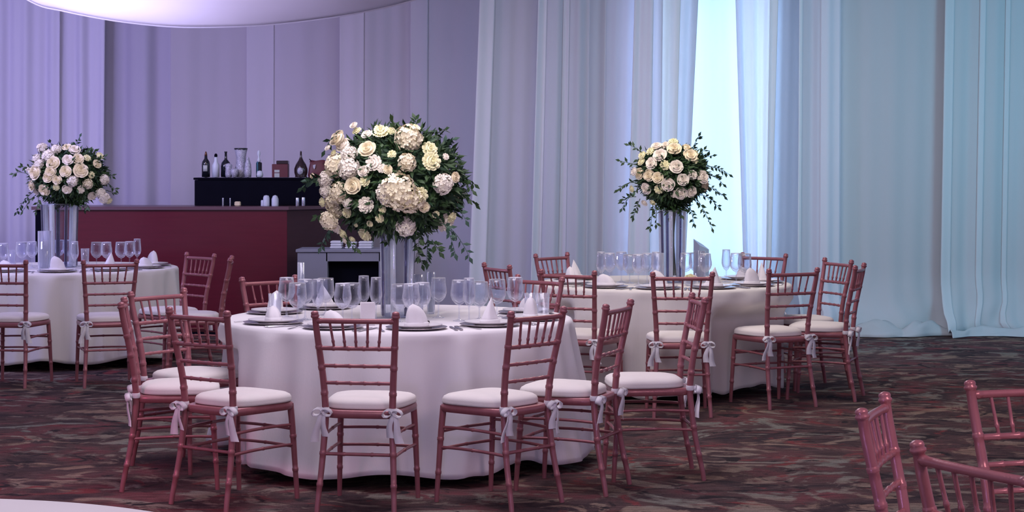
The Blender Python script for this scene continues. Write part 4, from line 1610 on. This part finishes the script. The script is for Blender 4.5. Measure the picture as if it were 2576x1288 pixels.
H_, R_, B_ = 'hydrangea', 'rose', 'blossom'
front_blooms = [(1010, 480, 41, H_), (1038, 500, 30, H_), (985, 485, 24, H_), (901, 467, 19, R_), (852, 418, 26, H_), (889, 425, 25, H_), (887, 390, 19, H_), (855, 351, 22, R_), (870, 369, 19, R_), (934, 379, 20, R_),
                (1034, 350, 31, H_), (964, 334, 20, B_), (928, 340, 13, B_), (988, 332, 12, B_), (1046, 324, 13, B_), (1085, 377, 18, B_), (1090, 407, 21, B_), (1032, 410, 20, H_), (995, 390, 10, B_), (951, 411, 18, B_), (972, 424, 11, B_),
                (986, 427, 11, R_), (927, 432, 13, R_), (930, 454, 13, B_), (1118, 462, 23, H_), (1146, 446, 13, R_), (826, 452, 20, H_), (864, 484, 23, H_), (842, 505, 23, H_), (826, 478, 15, H_), (852, 527, 19, H_), (816, 508, 11, B_),
                (835, 554, 21, H_), (851, 572, 15, B_), (867, 586, 12, B_), (931, 513, 18, B_), (1063, 489, 18, B_), (1073, 518, 13, R_), (964, 546, 10, B_), (972, 524, 9, B_), (1027, 567, 22, H_), (1122, 556, 24, B_), (1100, 537, 9, B_), (1138, 545, 12, B_),
                (922, 588, 16, B_), (891, 599, 8, B_), (895, 318, 10, R_), (902, 331, 11, B_), (829, 373, 8, B_), (843, 386, 9, B_), (880, 533, 12, B_), (792, 443, 7, R_), (938, 560, 8, B_), (900, 564, 6, B_), (872, 604, 8, B_), (955, 322, 9, B_), (1124, 395, 8, B_), (885, 508, 12, H_)]
front_sprigs = [(1110, 560, 1182, 642, 0.04, 13), (1080, 590, 1078, 655, 0.02, 12), (1060, 580, 1055, 640, 0.02, 12), (1120, 560, 1148, 632, 0.02, 10), (1100, 380, 1138, 352, 0.01, 10), (1090, 350, 1120, 326, 0.01, 9), (1050, 330, 1044, 300, 0.01, 7), (1000, 330, 993, 305, 0.0, 5),
                (1130, 460, 1188, 478, 0.03, 10), (1130, 480, 1176, 500, 0.02, 10), (1120, 500, 1172, 552, 0.03, 10), (830, 455, 768, 470, 0.03, 12), (840, 470, 782, 455, 0.01, 9), (840, 565, 808, 620, 0.02, 12), (830, 540, 800, 545, 0.01, 7), (870, 590, 900, 622, 0.0, 6),
                (1100, 400, 1132, 395, 0.01, 7), (985, 570, 975, 605, 0.0, 7), (1040, 600, 1060, 665, 0.0, 10), (1090, 600, 1110, 630, 0.0, 8), (860, 330, 822, 378, 0.02, 6), (1140, 440, 1172, 452, 0.01, 6)]
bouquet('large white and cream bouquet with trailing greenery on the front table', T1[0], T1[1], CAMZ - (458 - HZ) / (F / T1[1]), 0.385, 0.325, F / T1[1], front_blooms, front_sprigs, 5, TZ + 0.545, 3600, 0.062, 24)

rb = [(1650, 370, 13), (1673, 368, 12), (1692, 357, 11), (1692, 378, 17), (1725, 376, 13), (1730, 393, 16), (1657, 393, 16), (1637, 412, 15), (1667, 416, 11), (1694, 421, 15), (1610, 437, 14), (1630, 441, 14), (1650, 447, 13), (1710, 452, 14), (1675, 463, 15), (1735, 440, 11), (1760, 446, 16), (1769, 467, 12), (1625, 473, 14), (1653, 475, 11), (1707, 484, 15), (1732, 481, 13), (1691, 487, 9), (1612, 407, 10), (1594, 432, 10), (1614, 391, 10), (1635, 381, 11), (1588, 475, 8), (1640, 509, 8), (1620, 510, 8), (1745, 385, 9), (1742, 402, 10)]
rnd = random.Random(4)
rb = [(a, b, c, R_ if c > 11 else B_) for a, b, c in rb]
rsp = [(1600, 460, 1553, 476, 0.02, 11), (1600, 480, 1562, 522, 0.02, 11), (1620, 390, 1582, 366, 0.01, 10), (1600, 415, 1560, 405, 0.0, 5), (1735, 380, 1753, 345, 0.0, 9), (1750, 410, 1788, 392, 0.01, 9), (1770, 420, 1828, 438, 0.02, 13), (1770, 440, 1815, 462, 0.02, 12), (1770, 470, 1822, 494, 0.02, 12), (1760, 490, 1806, 520, 0.02, 12), (1750, 500, 1786, 572, 0.02, 14), (1730, 510, 1740, 560, 0.0, 10), (1640, 510, 1632, 570, 0.0, 11), (1650, 505, 1648, 562, 0.0, 9), (1610, 500, 1594, 545, 0.01, 10), (1600, 495, 1565, 505, 0.01, 8), (1685, 510, 1684, 545, 0.0, 9), (1700, 510, 1712, 540, 0.0, 9), (1755, 400, 1770, 378, 0.0, 7)]
bouquet('cream rose bouquet with dark trailing greenery on the right rear table', PX(1692, T2[1]), T2[1], CAMZ - (440 - HZ) / (F / T2[1]), 0.255, 0.225, F / T2[1], rb, rsp, 6, TZ + 0.52, 2600, 0.058, 18, 5)

lb = [(112, 373, 12), (150, 377, 12), (176, 373, 11), (197, 380, 14), (104, 401, 12), (137, 394, 15), (114, 414, 12), (155, 412, 16), (189, 404, 13), (212, 402, 13), (230, 398, 9), (258, 393, 10), (251, 414, 11), (108, 434, 17), (150, 432, 13), (187, 432, 14), (220, 430, 17), (143, 446, 13), (166, 452, 11), (202, 455, 12), (235, 462, 12), (218, 476, 9), (187, 474, 11), (130, 476, 14), (91, 466, 13), (98, 480, 10), (236, 491, 11), (258, 486, 12), (269, 498, 12), (268, 452, 12), (243, 440, 8), (86, 430, 9), (161, 470, 8), (106, 368, 8), (280, 505, 8), (75, 425, 7)]
lb = [(a, b, c, (H_ if c % 3 == 0 else R_) if c > 10 else B_) for a, b, c in lb]
lsp = [(90, 445, 42, 436, 0.02, 9), (90, 480, 48, 532, 0.02, 12), (95, 490, 62, 530, 0.02, 8), (190, 375, 207, 346, 0.0, 8), (130, 375, 130, 358, 0.0, 4), (250, 480, 288, 484, 0.01, 6), (220, 490, 236, 520, 0.0, 8), (110, 495, 105, 530, 0.0, 9), (140, 500, 150, 525, 0.0, 8), (205, 495, 215, 518, 0.0, 8), (250, 410, 272, 395, 0.0, 6), (85, 420, 68, 420, 0.0, 6)]
bouquet('white bouquet on the left rear table near the bar', PX(172, T3[1]), T3[1], CAMZ - (440 - HZ) / (F / T3[1]), 0.325, 0.245, F / T3[1], lb, lsp, 7, TZ + 0.53, 2600, 0.06, 18)

# low posy in a glass bowl beside the right rear vase
py_ = (PX(1738, 12.50), 12.50, TZ)
r = root('posy_bowl', py_, 0, 'small glass bowl holding a low posy, right rear table', 'bowl')
m = MB()
m.lathe([(0.001, 0), (0.03, 0), (0.05, 0.02), (0.052, 0.055), (0.049, 0.055), (0.046, 0.02), (0.001, 0.008)], 20)
m.build('bowl', M['vase'], r)
r = root('posy', (py_[0], py_[1], TZ + 0.05), 0, 'low posy of pale yellow blossoms in small glass bowl', 'posy')
for i in range(7):
    a = i * 2.4
    rr = 0.034 * math.sqrt(i / 7)
    d = Vector((rr * math.cos(a) * 14, rr * math.sin(a) * 14 - 0.2, 1)).normalized()
    link_mesh('blossom', BL['blossom'][i % 2], r, (rr * math.cos(a), rr * math.sin(a), 0.022 - rr * 0.3), d.to_track_quat('Z', 'Y'), 0.022)
m = MB()
for i in range(16):
    a = i * 2.4
    leaf(m, Vector((0.02 * math.cos(a), 0.02 * math.sin(a), -0.005)), Vector((math.cos(a), math.sin(a), 0.4)), Vector((0, 0, 1)), 0.035, 0.014)
m.build('foliage', M['leaf'], r)
